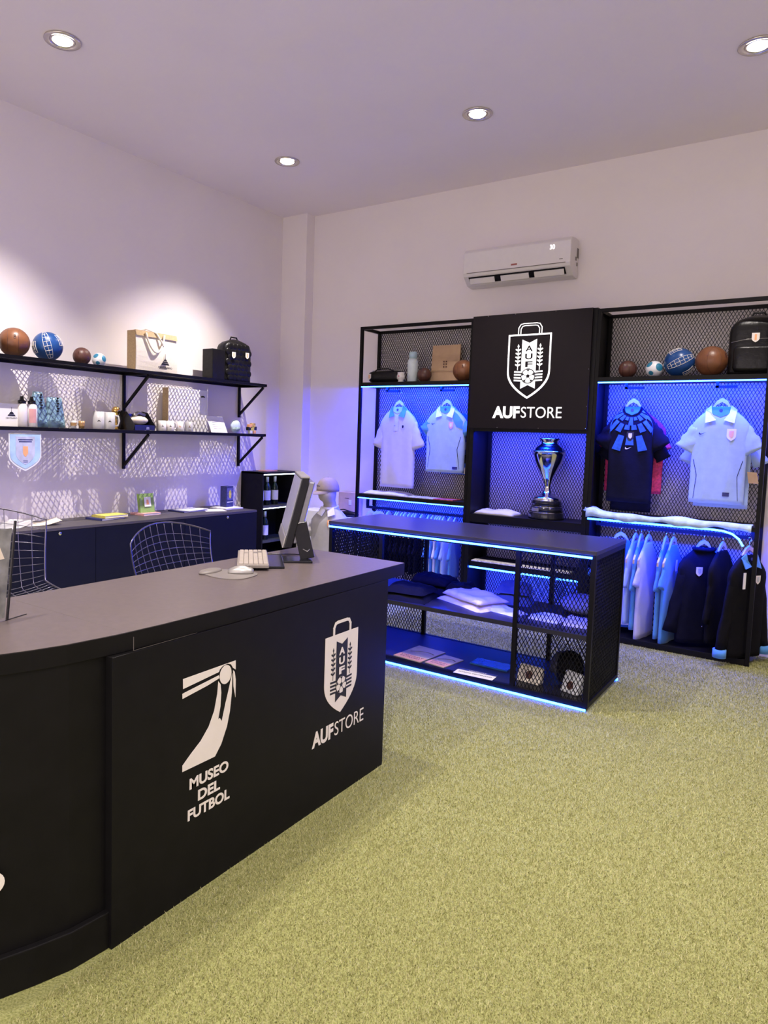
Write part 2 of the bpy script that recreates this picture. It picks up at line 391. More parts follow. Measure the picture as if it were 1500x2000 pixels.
# ------------------------------------------------------------------ ceiling downlights
LT = [(-4.10, 2.67, 'recessed downlight at the upper left of the ceiling, nearest the shelf wall'),
      (-4.13, 4.86, 'recessed downlight in the ceiling near the white corner column'),
      (-2.34, 4.88, 'recessed downlight in the ceiling above the air conditioner'),
      (-0.56, 4.92, 'recessed downlight cut by the right edge of the photo'),
      (-2.56, 2.95, ''), (-0.56, 2.67, ''), (-2.34, 0.45, ''), (-0.56, 0.45, ''), (1.3, 4.9, ''), (1.3, 2.67, ''), (1.3, 0.45, '')]
for i, (x, y, lab) in enumerate(LT):
    if lab:
        t = thing('ceiling_downlight', lab, 'ceiling light', (x, y, CEIL), 0, 'recessed ceiling downlights')
        MB().lathe([(0.072, -0.001), (0.108, -0.001), (0.110, -0.007), (0.104, -0.012), (0.080, -0.010), (0.074, -0.004), (0.072, -0.001)], n=36, cap=False).build('ring', lamp_ring, t)
        MB().lathe([(0.074, -0.002), (0.068, -0.009), (0.060, -0.006)], n=32, cap=False).build('inner_ring', lamp_ring, t)
        MB().lathe([(0.062, -0.004), (0.050, -0.014), (0.025, -0.018), (0.001, -0.019)], n=28).build('lamp', lamp_m, t)
    l = bpy.data.lights.new('downlight_beam', 'SPOT')
    l.energy = LAMP_W; l.color = (1.0, 0.91, 0.85); l.spot_size = math.radians(92); l.spot_blend = 0.6; l.shadow_soft_size = 0.03
    o = bpy.data.objects.new('downlight_beam', l); COL.objects.link(o); o.location = (x, y, CEIL - 0.05)
    if i == 4: l.energy = LAMP_W * 2.1
    if y < 1: l.energy = LAMP_W * 1.5; l.spot_size = math.radians(118)
    if i == 0:
        l.energy = LAMP_WALL; l.spot_size = math.radians(80); o.rotation_euler = Vector((-0.18, 0.0, -1.0)).to_track_quat('-Z', 'Y').to_euler()
        l.shadow_soft_size = 0.005; l.spot_blend = 1.0
    if i == 1:
        l.energy = LAMP_WALL; l.spot_size = math.radians(80); o.rotation_euler = Vector((-0.18, -0.15, -1.0)).to_track_quat('-Z', 'Y').to_euler()
        l.shadow_soft_size = 0.005; l.spot_blend = 1.0

# ------------------------------------------------------------------ emblem drawing
def emblem(f, parent, fg, bg, outline, sc=1.0):
    """f(u, v, d), shield width = 1*sc; outline=True draws the line version (sign), else the solid version"""
    g = lambda u, v, d=0.0: f(u * sc, v * sc, d)
    out = shield_poly(1.0, 1.45, 10)
    a = MB(); inner = MB()
    if outline:
        n = len(out)
        ins = shield_poly(0.93, 1.40, 10); ins = [(u, v - 0.035 if v > -0.01 else v - 0.0) for u, v in ins]
        for i in range(n):
            j = (i + 1) % n
            a.prism([out[i], out[j], ins[j], ins[i]], lambda u, v: g(u, v, 0.0), lambda u, v: g(u, v, 0.004))
    else:
        flat(a, out, g, 0.0, 0.0012)
    hw = [(-0.27, 0.0), (-0.27, 0.14), (-0.22, 0.22), (-0.15, 0.235), (0.15, 0.235), (0.22, 0.22), (0.27, 0.14), (0.27, 0.0)]
    def stroke(mb, pts, wd, d0, d1):
        for i_, (p, q) in enumerate(zip(pts[:-1], pts[1:])):
            d1 = d1 + (0.00012 if i_ % 2 else -0.00012); L = math.hypot(q[0] - p[0], q[1] - p[1]) or 1; nx, ny = -(q[1] - p[1]) / L * wd / 2, (q[0] - p[0]) / L * wd / 2
            ex, ey = (q[0] - p[0]) / L * wd * 0.3, (q[1] - p[1]) / L * wd * 0.3
            flat(mb, [(p[0] - nx - ex, p[1] - ny - ey), (q[0] - nx + ex, q[1] - ny + ey), (q[0] + nx + ex, q[1] + ny + ey), (p[0] + nx - ex, p[1] + ny - ey)], g, d0, d1)
    if outline:
        stroke(a, hw, 0.018, 0.0, 0.004); stroke(a, [(u * 0.80, v * 0.80) for u, v in hw], 0.018, 0.0, 0.004)
    else:
        stroke(a, [(u * 0.92, v * 0.92) for u, v in hw], 0.055, 0.0, 0.0012)
    a.build('shield_outline' if outline else 'shield', fg, parent, True)
    e0, e1 = (0.0, 0.004) if outline else (0.0012, 0.002)
    em, hole = (fg, bg) if outline else (bg, fg)
    k = MB()
    flat(k, [(-0.17, -0.12), (0.0, -0.20), (0.17, -0.12), (0.17, -0.86), (-0.17, -0.86)], g, e0, e1)
    flat(k, [(-0.17, -1.03), (0.17, -1.03), (0.17, -1.22), (0.0, -1.14), (-0.17, -1.22)], g, e0, e1)
    for s in (-1, 1):
        for i in range(4):
            flat(k, [(s * 0.15, -0.83 - i * 0.065), (s * 0.33, -0.82 - i * 0.065), (s * 0.33, -0.855 - i * 0.065), (s * 0.15, -0.865 - i * 0.065)], g, e0, e1 - 0.0002)
        stroke(k, [(s * 0.255, -0.27), (s * 0.255, -0.80)], 0.014, e0, e1)
        for i in range(5):
            yv = -0.34 - i * 0.085
            for q in (-1, 1):
                flat(k, [(s * 0.255, yv - 0.035), (s * 0.255 + q * 0.02, yv - 0.035), (s * 0.255 + q * 0.065, yv - 0.005), (s * 0.255 + q * 0.055, yv + 0.02), (s * 0.255 + q * 0.02, yv + 0.01)], g, e0, e1)
        flat(k, [(s * 0.255 - 0.022, -0.27), (s * 0.255, -0.22), (s * 0.255 + 0.022, -0.27), (s * 0.255, -0.31)], g, e0, e1)
    k.build('ribbon_and_laurels', em, parent, True)
    bl = MB(); C = [(0.15 * math.cos(t), -0.94 + 0.15 * math.sin(t)) for t in np.linspace(0, 2 * PI, 25)[:-1]]
    C2 = [(0.17 * math.cos(t), -0.94 + 0.17 * math.sin(t)) for t in np.linspace(0, 2 * PI, 25)[:-1]]
    rim = MB(); flat(rim, C2, g, e1, e1 + 0.0005); rim.build('ball_rim', bg, parent, True)
    flat(bl, C, g, e1 + 0.0005, e1 + 0.001); bl.build('ball', fg, parent, True)
    bp_ = MB(); z0, z1 = e1 + 0.001, e1 + 0.0015
    flat(bp_, [(0.045 * math.cos(PI / 2 + i * 2 * PI / 5), -0.94 + 0.045 * math.sin(PI / 2 + i * 2 * PI / 5)) for i in range(5)], g, z0, z1)
    for i in range(5):
        t = PI / 2 + i * 2 * PI / 5
        stroke(bp_, [(0.045 * math.cos(t), -0.94 + 0.045 * math.sin(t)), (0.10 * math.cos(t), -0.94 + 0.10 * math.sin(t))], 0.012, z0, z1)
        flat(bp_, [(0.148 * math.cos(t + d), -0.94 + 0.148 * math.sin(t + d)) for d in (-0.28, 0, 0.28)] + [(0.10 * math.cos(t), -0.94 + 0.10 * math.sin(t))], g, z0, z1)
    bp_.build('ball_panels', bg, parent, True)
    tx = MB()
    for i, ch in enumerate('AUF'):
        put_text(tx, ch, 0.175, lambda u, v, d, i=i: g(u, -0.385 - i * 0.175 + v, e1 + 0.0005 + max(0, d)), width=0.17, extrude=0.0006, offset=0.004 if outline else 0.007)
    tx.build('emblem_letters', hole, parent, True)

# ------------------------------------------------------------------ reception counter
ct = thing('reception_counter', 'long black reception counter with cream football museum logos on its front', 'reception counter', (-1.727, 2.0, 0))
front = [(-1.727, 3.0), (-1.731, 1.81), (-1.737, 1.487), (-1.747, 1.316), (-1.770, 1.161), (-1.797, 1.069), (-1.829, 0.985), (-1.90, 0.85), (-2.00, 0.72), (-2.15, 0.58), (-2.35, 0.46), (-2.60, 0.40)]
back = [(-2.60, 1.10), (-2.50, 1.20), (-2.42, 1.35), (-2.41, 3.0)]
MB().prism(front + back, lambda u, v: (u, v, 0.921), lambda u, v: (u, v, 0.98)).build('worktop', black_lam, ct, True, bevel=0.002)
MB().prism([(x - 0.001, y) for x, y in front[:1]] + [(x - 0.0015, y) for x, y in front[1:]] + back, lambda u, v: (u, min(v, 2.999), 0.9802), lambda u, v: (u, min(v, 2.999), 0.9812)).build('top_sheen_sheet', top_sheen, ct, True)  # thin lighter sheet over the black top, standing in for its reflection
MB().box(-1.76, -1.727, 1.285, 2.85, 0.0, 0.9205).build('front_panel', black_lam, ct, True, bevel=0.0015)
MB().box(-2.38, -1.762, 2.82, 2.85, 0.0, 0.9205).build('end_panel', black_lam, ct, True)
cp = [(-1.7605, 1.31), (-1.762, 1.275), (-1.772, 1.17), (-1.803, 1.069), (-1.835, 0.985), (-1.905, 0.85), (-2.005, 0.725), (-2.155, 0.59), (-2.355, 0.47), (-2.60, 0.41)]
ip = [(x - 0.03, y + 0.02) for x, y in cp]
MB().prism(cp + ip[::-1], lambda u, v: (u, v, 0.0), lambda u, v: (u, v, 0.9205)).build('curved_panel', black_lam, ct, True)
kp = [(x + 0.022, y - 0.004) for x, y in cp]
MB().prism(kp + cp[::-1], lambda u, v: (u, v, 0.0), lambda u, v: (u, v, 0.118)).build('kick_board', black_lam, ct, True, bevel=0.003)
MB().box(-1.7268, -1.7262, 1.36, 1.62, 0.925, 0.9255).box(-1.7268, -1.7262, 1.36, 1.3615, 0.925, 0.968).build('seam_strip', grey_pl, ct, True)
MB().box(-2.36, -1.80, 1.3495, 1.3505, 0.9813, 0.9817).build('worktop_joint', grey_pl, ct, True)
fy = lambda u, v, d=0.0: (-1.7268 + d, u, v)     # counter face, seen from +x
bar = [(1.561, 0.781), (1.809, 0.783), (1.81, 0.749), (1.796, 0.759), (1.788, 0.772), (1.768, 0.782), (1.745, 0.781), (1.73, 0.77), (1.728, 0.758), (1.562, 0.747)]
strk = [(1.559, 0.731), (1.571, 0.733), (1.726, 0.750), (1.729, 0.739), (1.671, 0.728), (1.56, 0.714)]
circ = [(1.7595 + 0.029 * math.cos(t), 0.744 + 0.034 * math.sin(t)) for t in np.linspace(0, 2 * PI, 29)[:-1]]
tail = [(1.797, 0.750), (1.805, 0.742), (1.811, 0.711), (1.811, 0.646), (1.80, 0.691)]
mainp = [(1.724, 0.729), (1.72, 0.685), (1.706, 0.627), (1.681, 0.579), (1.645, 0.541), (1.602, 0.512), (1.563, 0.483), (1.563, 0.461), (1.713, 0.46), (1.743, 0.495), (1.77, 0.55), (1.784, 0.603), (1.792, 0.67), (1.793, 0.739),
         (1.785, 0.715), (1.777, 0.687), (1.76, 0.634), (1.744, 0.578), (1.734, 0.593), (1.726, 0.59), (1.736, 0.635), (1.739, 0.685), (1.735, 0.715)]
mk = MB()
flat(mk, [(1.561, 0.781), (1.809, 0.783), (1.81, 0.749), (1.796, 0.759), (1.786, 0.774), (1.768, 0.7815), (1.745, 0.779), (1.73, 0.77), (1.7265, 0.762), (1.562, 0.747)], fy, 0, 0.001)
for p in (strk, circ, tail, mainp): flat(mk, p, fy, 0, 0.001)
ml = mk.build('museum_emblem', decal, ct, True); sub(ml, 'cream stylised figure of a player shaped like a seven')
tx = MB()
for s_, c_, z_, wd_ in (('MUSEO', 1.688, 0.386, 0.185), ('DEL', 1.686, 0.331, 0.105), ('FUTBOL', 1.688, 0.277, 0.20)):
    put_text(tx, s_, 0.052, lambda u, v, d, c_=c_, z_=z_: fy(c_ + u, z_ + v, max(0, d)), width=wd_, offset=0.0016, extrude=0.0008)
tx.build('museum_lettering', decal, ct, True)
f_sh = lambda u, v, d=0.0: fy(2.4755 + u, 0.741 + v, d)
emblem(f_sh, ct, decal, decal_dark, False, 0.247)
tx = MB(); put_text(tx, 'AUF', 0.089, lambda u, v, d: fy(2.355 + u, 0.286 + v, max(0, d)), width=0.150, offset=0.0035, extrude=0.0008)
put_text(tx, 'STORE', 0.089, lambda u, v, d: fy(2.552 + u, 0.286 + v, max(0, d)), width=0.228, offset=-0.0004, extrude=0.0008)
tx.build('store_lettering', decal, ct, True)
rg = MB(); c0 = Vector((-1.834, 0.965, 0.343)); dr = Vector((0.30, 0.95, 0)).normalized(); nn = Vector((dr.y, -dr.x, 0))
for i in range(24):
    t0, t1 = 2 * PI * i / 24, 2 * PI * (i + 1) / 24
    q = [c0 + dr * (r * math.cos(t)) + Vector((0, 0, 1)) * (r * 0.92 * math.sin(t)) + nn * 0.012 for t, r in ((t0, 0.037), (t1, 0.037), (t1, 0.012), (t0, 0.012))]
    rg.add(q + [p + nn * 0.002 for p in q], [(0, 1, 2, 3), (7, 6, 5, 4), (0, 4, 5, 1), (2, 6, 7, 3)])
rg.build('round_mark', decal, ct, True)

# ------------------------------------------------------------------ things on the counter
t = thing('computer_monitor', 'silver and black computer monitor seen edge-on on the counter', 'monitor', (-2.17, 2.63, 0.98), math.atan2(0.69, -0.72) - 0.065)
# local x: along the screen away from us, local y<0 is the screen side (towards the clerk)
dz = lambda p, z: (p[0], p[1] - 0.22 * (z - 0.06), z)
def slab(x0, x1, y0, y1, z0, z1, tl=0.24):
    return [(x, y - (z - 0.06) * tl * -1 * -1, z) for z in (z0, z1) for y in (y0, y1) for x in (x0, x1)]
BF = [(0, 2, 3, 1), (4, 5, 7, 6), (0, 1, 5, 4), (2, 6, 7, 3), (0, 4, 6, 2), (1, 3, 7, 5)]
MB().add(slab(0.0, 0.52, -0.012, 0.026, 0.065, 0.41), BF).build('screen_housing', gloss_k, t, bevel=0.004)
MB().add(slab(0.02, 0.50, -0.046, -0.0125, 0.085, 0.39), BF).build('back_cover', M('dark_gloss_cover', (0.35, 0.35, 0.42), 0.3, metal=0.9), t, bevel=0.006)
MB().add(slab(0.006, 0.514, 0.026, 0.031, 0.125, 0.405), BF).build('screen', screen, t)
MB().add(slab(0.002, 0.518, 0.026, 0.034, 0.066, 0.122), BF).build('chin', silver, t, bevel=0.002)
MB().add(slab(0.0, 0.52, -0.012, 0.032, 0.410, 0.416), BF).build('top_edge', silver, t)
st = MB(); st.bar((0.02, -0.052, 0.19), (0.01, -0.095, 0.012), 0.07, 0.014, (1, 0, 0)); st.build('stand_arm', gloss_k, t, bevel=0.003)
MB().box(-0.055, 0.085, -0.115, 0.03, 0.0, 0.012).build('stand_foot', gloss_k, t, bevel=0.004)
MB().tube([(-0.03, -0.09, 0.055), (0.01, -0.105, 0.06), (0.05, -0.09, 0.06), (0.01, -0.07, 0.06), (-0.03, -0.09, 0.055)], 0.002, 6).build('cable_loop', silver, t)
cb = MB(); cb.tube([(-2.14, 2.74, 1.03), (-2.17, 2.76, 0.995), (-2.26, 2.79, 0.985), (-2.33, 2.72, 0.986), (-2.395, 2.66, 0.986)], 0.003, 6)
tag(cb.build('monitor_cable', gloss_k), 'black cable curling from the monitor across the counter', 'cable')

t = thing('computer_keyboard', 'beige keyboard with worn keys lying beside the monitor', 'keyboard', (-2.262, 2.475, 0.993), math.atan2(0.29, -0.27))
MB().box(-0.20, 0.20, -0.072, 0.072, 0.0, 0.016).build('body', M('keyboard_base', (0.22, 0.19, 0.17), 0.5), t, bevel=0.003)
kk = MB(); kd = MB()
for r in range(6):
    for c in range(18):
        x0 = -0.192 + c * 0.0213; y0 = -0.066 + r * 0.022
        (kd if (c, r) in ((14, 1), (14, 2), (15, 1), (13, 2), (13, 4)) else kk).box(x0, x0 + 0.018, y0, y0 + 0.018, 0.016, 0.021)
kk.build('keys', key_pl, t); sub(kd.build('dark_keys', grey_pl, t), 'dark worn keys')
t = MB(); t.box(-0.15, 0.16, -0.145, 0.06, 0.0, 0.011)
o = t.build('document_tray', gloss_k, None, bevel=0.002); o.location = (-2.262, 2.475, 0.9815); o.rotation_euler = (0, 0, math.atan2(0.29, -0.27))
tag(o, 'flat black riser under the beige keyboard', 'keyboard tray')
pd = []
for i in range(40):
    a = 2 * PI * i / 40; rx = 0.135 * (1 - 0.18 * math.cos(a) ** 3); pd.append((rx * math.cos(a), 0.098 * math.sin(a) * (1 + 0.15 * math.cos(a))))
t = thing('mouse_pad', 'brown-grey mouse pad with a raised wrist rest', 'mouse pad', (-2.14, 2.20, 0.98), 0.15)
MB().prism(pd, lambda u, v: (u, v, 0), lambda u, v: (u, v, 0.005)).build('pad', grey_pl, t)
MB().ball((-0.100, -0.01, 0.006), 1.0, 24, 12, (0.035, 0.070, 0.013)).build('wrist_rest', grey_pl, t)
t = thing('computer_mouse', 'silver wireless mouse on the mouse pad', 'mouse', (-2.12, 2.245, 0.985), 0.65)
sec = []
for i in range(13):
    u = i / 12; x = -0.055 + 0.11 * u; hw = 0.030 * math.sin(PI * (0.08 + 0.84 * u)) ** 0.45; hh = 0.034 * math.sin(PI * (0.10 + 0.72 * (1 - u) + 0.06)) ** 0.8
    sec.append([(x, hw * math.cos(a), max(0.0, 0.0 + hh * math.sin(a))) for a in np.linspace(0, PI, 13)] + [(x, hw * math.cos(a), 0) for a in (PI * 1.2, PI * 1.8)])
MB().loft(sec).build('shell', silver, t)
MB().tube([(0.02, 0, 0.034), (0.038, 0, 0.027)], 0.004, 8).build('scroll_wheel', grey_pl, t)

t = thing('sign_holder', 'clear acrylic sign holder with L-shaped foot at the left counter end', 'sign holder', (-2.13, 1.18, 0.98), 0)
hd = Vector((0.035, -0.26, 0)); q0 = Vector((-2.135, 1.19, 0.984)); q1 = q0 + hd; tp = Vector((0.0, 0.03, 0.315))
nv = Vector((0.003, 0.0004, 0))
def quad_slab(a, b_, c, d_, nvv):
    return MB().add([a, b_, c, d_, a + nvv, b_ + nvv, c + nvv, d_ + nvv], [(0, 1, 2, 3), (7, 6, 5, 4), (0, 4, 5, 1), (1, 5, 6, 2), (2, 6, 7, 3), (3, 7, 4, 0)])
quad_slab(q0, q1, q1 + tp, q0 + tp, nv).build('upright_panel', clear, t, True)
pq = nv * 1.2
quad_slab(q0 + hd * 0.05 + tp * 0.03 + pq, q1 + tp * 0.03 + pq, q1 + tp * 0.93 + pq, q0 + hd * 0.05 + tp * 0.93 + pq, nv * 0.3).build('grey_print', M('holder_print', (0.22, 0.22, 0.20), 0.6, var=0.5, scale=14), t, True)
quad_slab(q0 + hd * 0.12 + tp * 0.63 + pq * 1.4, q1 + tp * 0.60 + pq * 1.4, q1 + tp * 0.88 + pq * 1.4, q0 + hd * 0.25 + tp * 0.84 + pq * 1.4, nv * 0.2).build('cream_print', cream, t, True)
MB().bar(q0, q0 + tp, 0.005, 0.010, (1, 0, 0)).build('dark_edge', gloss_k, t, True)
MB().add([(-2.137, 1.19, 0.9805), (-2.162, 1.275, 0.9805), (-2.112, 1.0, 0.9805), (-2.20, 1.0, 0.9805)], [(0, 1, 3, 2)]).build('foot', clear, t, True)
MB().bar((-2.135, 1.185, 0.982), (-2.16, 1.27, 0.982), 0.004, 0.003).build('foot_edge', gloss_k, t, True)

# ------------------------------------------------------------------ wire chairs
def wire_chair(label, loc, rotz, back_h, wd, leg_h):
    """faces local +x; back is at -x; origin on the floor"""
    t = thing('wire_chair', label, 'chair', loc, rotz, 'wire stools behind the counter')
    n = 11; m = 9; sh = leg_h
    def shell(u, v):                 # u -1..1 across, v 0 seat edge .. 1 back top
        hw = wd / 2 * (0.86 + 0.14 * v)
        bow = 0.10 * u * u
        if v < 0.45:
            s_ = v / 0.45; x = 0.24 - 0.40 * s_; z = sh + 0.02 * (1 - s_) ** 2 + 0.05 * u * u
            x += bow * 0.2
        else:
            s_ = (v - 0.45) / 0.55; x = -0.16 - 0.10 * s_ - 0.06 * math.sin(PI * s_ / 2) + bow * s_; z = sh + back_h * s_ ** 1.15 - 0.07 * s_ * u ** 2 + 0.05 * u * u * (1 - s_)
        return (x, hw * u, z)
    g = MB()
    for i in range(1, n):
        u = -1 + 2 * i / n; g.tube([shell(u, v) for v in np.linspace(0, 1, 22)], 0.0017, 5)
    g.build('upright_wires', wire_m, t)
    g = MB()
    for j in range(0, 17):
        v = 0.03 + 0.94 * j / 17; g.tube([shell(u, v) for u in np.linspace(-1, 1, 15)], 0.0017, 5)
    g.build('cross_wires', wire_m, t)
    rim = [shell(u, 1) for u in np.linspace(-1, 1, 17)] + [shell(1, v) for v in np.linspace(0.96, 0, 22)] + [shell(u, 0) for u in np.linspace(0.9, -1, 17)] + [shell(-1, v) for v in np.linspace(0.04, 0.96, 22)]
    MB().tube(rim, 0.0042, 8, closed=True).build('rim', wire_m, t)
    for sx in (-1, 1):
        for sy in (-1, 1):
            MB().tube([(sx * 0.13, sy * 0.15, sh - 0.01), (sx * 0.20, sy * 0.21, 0.0)], 0.008, 8).build('leg', wire_m, t)
    MB().tube([(-0.17, -0.19, 0.28), (0.17, -0.19, 0.28), (0.17, 0.19, 0.28), (-0.17, 0.19, 0.28)], 0.007, 8, closed=True).build('footrest', wire_m, t)
    return t
wire_chair('wire-mesh chair with curved back between counter and cabinet, middle of the photo', (-2.74, 2.615, 0), 0.10, 0.36, 0.62, 0.73)
wire_chair('wire-mesh chair half hidden behind the acrylic sign holder', (-3.14, 1.66, 0), -0.25, 0.42, 0.66, 0.78)

# ------------------------------------------------------------------ low cabinet
lc = thing('low_cabinet', 'long low dark cabinet under the wall shelves', 'cabinet', (-5.0, 4.0, 0))
A_, B_ = (-4.815, 1.6), (-4.645, 5.13)
fp = [(XL + 0.003, 1.6), A_, B_, (XL + 0.003, 5.13)]
MB().prism([(XL + 0.003, 1.6), (A_[0] - 0.02, 1.6), (B_[0] - 0.02, 5.13), (XL + 0.003, 5.13)], lambda u, v: (u, v, 0.0), lambda u, v: (u, v, 0.828)).build('carcass', navy_lam, lc, True)
MB().prism(fp, lambda u, v: (u, v, 0.829), lambda u, v: (u, v, 0.85)).build('top_board', M('cabinet_top', (0.055, 0.048, 0.052), 0.5), lc, True, bevel=0.001)
lx = lambda y: A_[0] + (y - A_[1]) / (B_[1] - A_[1]) * (B_[0] - A_[0])
ys = [1.6, 2.48, 3.36, 4.24, 5.13]
for i in range(4):
    y0, y1 = ys[i] + 0.002, ys[i + 1] - 0.002
    d_ = MB().prism([(lx(y0) - 0.019, y0), (lx(y0), y0), (lx(y1), y1), (lx(y1) - 0.019, y1)], lambda u, v: (u, v, 0.06), lambda u, v: (u, v, 0.827)).build('door', navy_lam, lc, True)
    yk = (None, 3.06, None, 4.745)[i]
    if yk:
        kb = MB(); kb.lathe([(0.013, 0.0), (0.013, 0.003), (0.011, 0.005)], n=16)
        vs = [(lx(yk) + z, yk + x, 0.805 + y) for x, y, z in kb.v]; k2 = MB(); k2.v = vs; k2.f = kb.f; k2.sm = kb.sm
        k2.v = [(x + 5.0, y - 4.0, z) for x, y, z in k2.v]
        k2.build('lock', chrome, d_)

# ------------------------------------------------------------------ wine cabinet
wc = thing('wine_cabinet', 'tall black cabinet with lit bottle niches by the corner column', 'cabinet', (-5.05, 5.78, 0))
x0, x1, y0, y1, H = XL + 0.003, -4.904, 5.492, 6.075, 1.195
MB().box(x0, x1, y0, y0 + 0.02, 0, H).box(x0, x1, y1 - 0.02, y1, 0, H).box(x0, x1, y0, y1, H - 0.02, H + 0.0).box(x0, x0 + 0.012, y0, y1, 0, H).build('carcass', black_lam, wc, True, bevel=0.001)
for z in (0.835, 0.465, 0.30): MB().box(x0 + 0.012, x1 - 0.004, y0 + 0.02, y1 - 0.02, z - 0.02, z).build('shelf', M('cabinet_shelf', (0.05, 0.055, 0.06), 0.3), wc, True)
MB().box(x1 - 0.02, x1 - 0.003, y0 + 0.02, y1 - 0.02, 0.0, 0.28).build('lower_door', black_lam, wc, True)
for z in (1.168, 0.808): MB().box(x1 - 0.032, x1 - 0.02, y0 + 0.025, y1 - 0.025, z - 0.005, z + 0.004).build('light_strip', white_led, wc, True)
def bottle(label, x, y, z):
    t = thing('wine_bottle', label, 'bottle', (x, y, z), 0, 'wine bottles in the lit cabinet')
    MB().lathe([(0.030, 0), (0.037, 0.004), (0.0375, 0.18), (0.034, 0.20), (0.020, 0.225), (0.0145, 0.24), (0.0142, 0.298)], n=24).build('glass_body', glass_g, t)
    MB().lathe([(0.0155, 0.245), (0.0155, 0.30), (0.0145, 0.302)], n=20).build('foil_capsule', foil, t)
    MB().lathe([(0.0379, 0.05), (0.0379, 0.155)], n=24, cap=False).build('label_paper', paper, t)
bottle('wine bottle on the upper lit niche, left of the two fully visible', -5.02, 5.70, 0.836)
bottle('wine bottle on the upper lit niche, partly behind the monitor', -5.02, 5.825, 0.836)
bottle('wine bottle at the far left of the upper lit niche, only its edge showing', -5.02, 5.592, 0.836)
bottle('single wine bottle on the lower lit niche', -5.00, 5.65, 0.466)
bk = MB().box(-5.12, -5.0, 5.66, 5.84, 1.196, 1.206).build('leaflet', rose_m); tag(bk, 'thin reddish leaflet on top of the wine cabinet', 'leaflet')

# ------------------------------------------------------------------ wall shelves (left wall)
def wall_shelf(name, label, z, braces, low):
    t = thing(name, label, 'shelf', (-5.0, 4.0, z))
    xa, xb, ya, yb = XL + 0.004, -4.824, 1.7, 5.44
    MB().box(xb - 0.022, xb, ya, yb, z - 0.026, z).box(xa, xa + 0.022, ya, yb, z - 0.026, z).box(xa, xb, yb - 0.022, yb, z - 0.026, z).build('frame', black_metal, t, True)
    mesh_panel(MB(), ya, yb, xa, xb, lambda u, v, d: (v, u, z - 0.004 + d), cw=0.038, ch=0.026, t=0.0042, d=0.003).build('mesh_deck', mesh_metal, t, True)
    for y in (5.429, 3.975, 2.52):
        q = MB(); q.box(xa, xa + 0.022, y - 0.011, y + 0.011, z - low, z - 0.0265)
        q.bar((xa + 0.02, y, z - low + 0.035), (xb - 0.04, y, z - 0.035), 0.020, 0.020, (0, 1, 0)); q.box(xa, xb - 0.022, y - 0.011, y + 0.011, z - 0.030, z - 0.0045)
        q.build('bracket', black_metal, t, True)
    return t
wall_shelf('wall_shelf', 'upper black mesh wall shelf carrying balls, tote bag and backpack', 2.10, 3, 0.34)
wall_shelf('wall_shelf', 'lower black mesh wall shelf carrying mugs and souvenirs', 1.595, 3, 0.345)

def plain_ball(name, label, cat, c, r, m, group=None, seams=None, lab2=None, z=None):
    t = thing(name, label, cat, (c[0], c[1], c[2]), random.uniform(0, 3), group)
    MB().ball((0, 0, 0), r, 36, 22).build('skin', m, t)
    return t
def arc(r, a, b, n=24):           # great-circle-ish arc between unit vectors
    a = Vector(a).normalized(); b = Vector(b).normalized(); return [a.slerp(b, i / n) * r for i in range(n + 1)]
def seams(t, r, m, wd=0.0016, kind='old'):
    s = MB()
    if kind == 'old':
        for ax in range(3):
            for off in (-0.34, 0.34):
                pts = []
                rr = math.sqrt(1 - off * off)
                for i in range(40):
                    a = 2 * PI * i / 40; p = [0, 0, 0]; p[ax] = off * r; p[(ax + 1) % 3] = rr * r * math.cos(a); p[(ax + 2) % 3] = rr * r * math.sin(a); pts.append(p)
                if ax != 2: s.tube([Vector(p) * 0.9995 for p in pts], wd * 0.7, 5, closed=True)
        for k in range(6):
            s.tube(arc(r * 1.001, (0.2, -1, 0.5 - k * 0.06), (0.05, -1, 0.5 - k * 0.06), 4), wd, 5)
    s.build('stitched_seams', m, t)
def grid_ball(label, c, r, rz, group, tilt=0.6):
    t = thing('football', label, 'ball', c, rz, group)
    MB().ball((0, 0, 0), r, 36, 22).build('skin', blue_ball, t)
    s = MB()
    R = Matrix.Rotation(tilt, 3, 'Y')
    def P(lon, lat):
        return (R @ Vector((math.cos(lat) * math.sin(lon), -math.cos(lat) * math.cos(lon), math.sin(lat)))) * r * 1.002
    w_ = 0.0016 * r / 0.11
    for lo0, lo1, la0, la1, nx, ny in ((-0.24, 0.24, -1.0, 1.2, 2, 7), (0.9, 1.5, -0.15, 0.65, 3, 2), (-1.45, -0.85, -0.35, 0.45, 3, 3)):
        for i in range(nx + 1):
            lo = lo0 + (lo1 - lo0) * i / nx; s.tube([P(lo, la0 + (la1 - la0) * k / 20) for k in range(21)], w_, 5)
        for j in range(ny + 1):
            la = la0 + (la1 - la0) * j / ny; s.tube([P(lo0 + (lo1 - lo0) * k / 8, la) for k in range(9)], w_, 5)
    s.build('net_print', decal, t)
    return t
def mini_ball(label, c, r, rz, group):
    t = thing('football', label, 'ball', c, rz, group)
    MB().ball((0, 0, 0), r, 30, 18).build('skin', white_ball, t)
    s = MB()
    for (cx, cy, cz, rr) in ((0.5, -0.8, 0.2, 0.5), (-0.7, -0.5, 0.6, 0.42), (-0.5, -0.8, -0.6, 0.3)):
        n = Vector((cx, cy, cz)).normalized(); u = n.orthogonal().normalized(); v = n.cross(u)
        rings = []
        for j in range(5):
            a = rr * (j + 0.001) / 4; rings.append([tuple((n * math.cos(a) + (u * math.cos(q) + v * math.sin(q)) * math.sin(a)) * r * 1.004) for q in np.linspace(0, 2 * PI, 20)[:-1]])
        s.loft(rings, cap=False)
    s.build('teal_panels', teal, t)
    return t
G = 'footballs on the upper wall shelf'
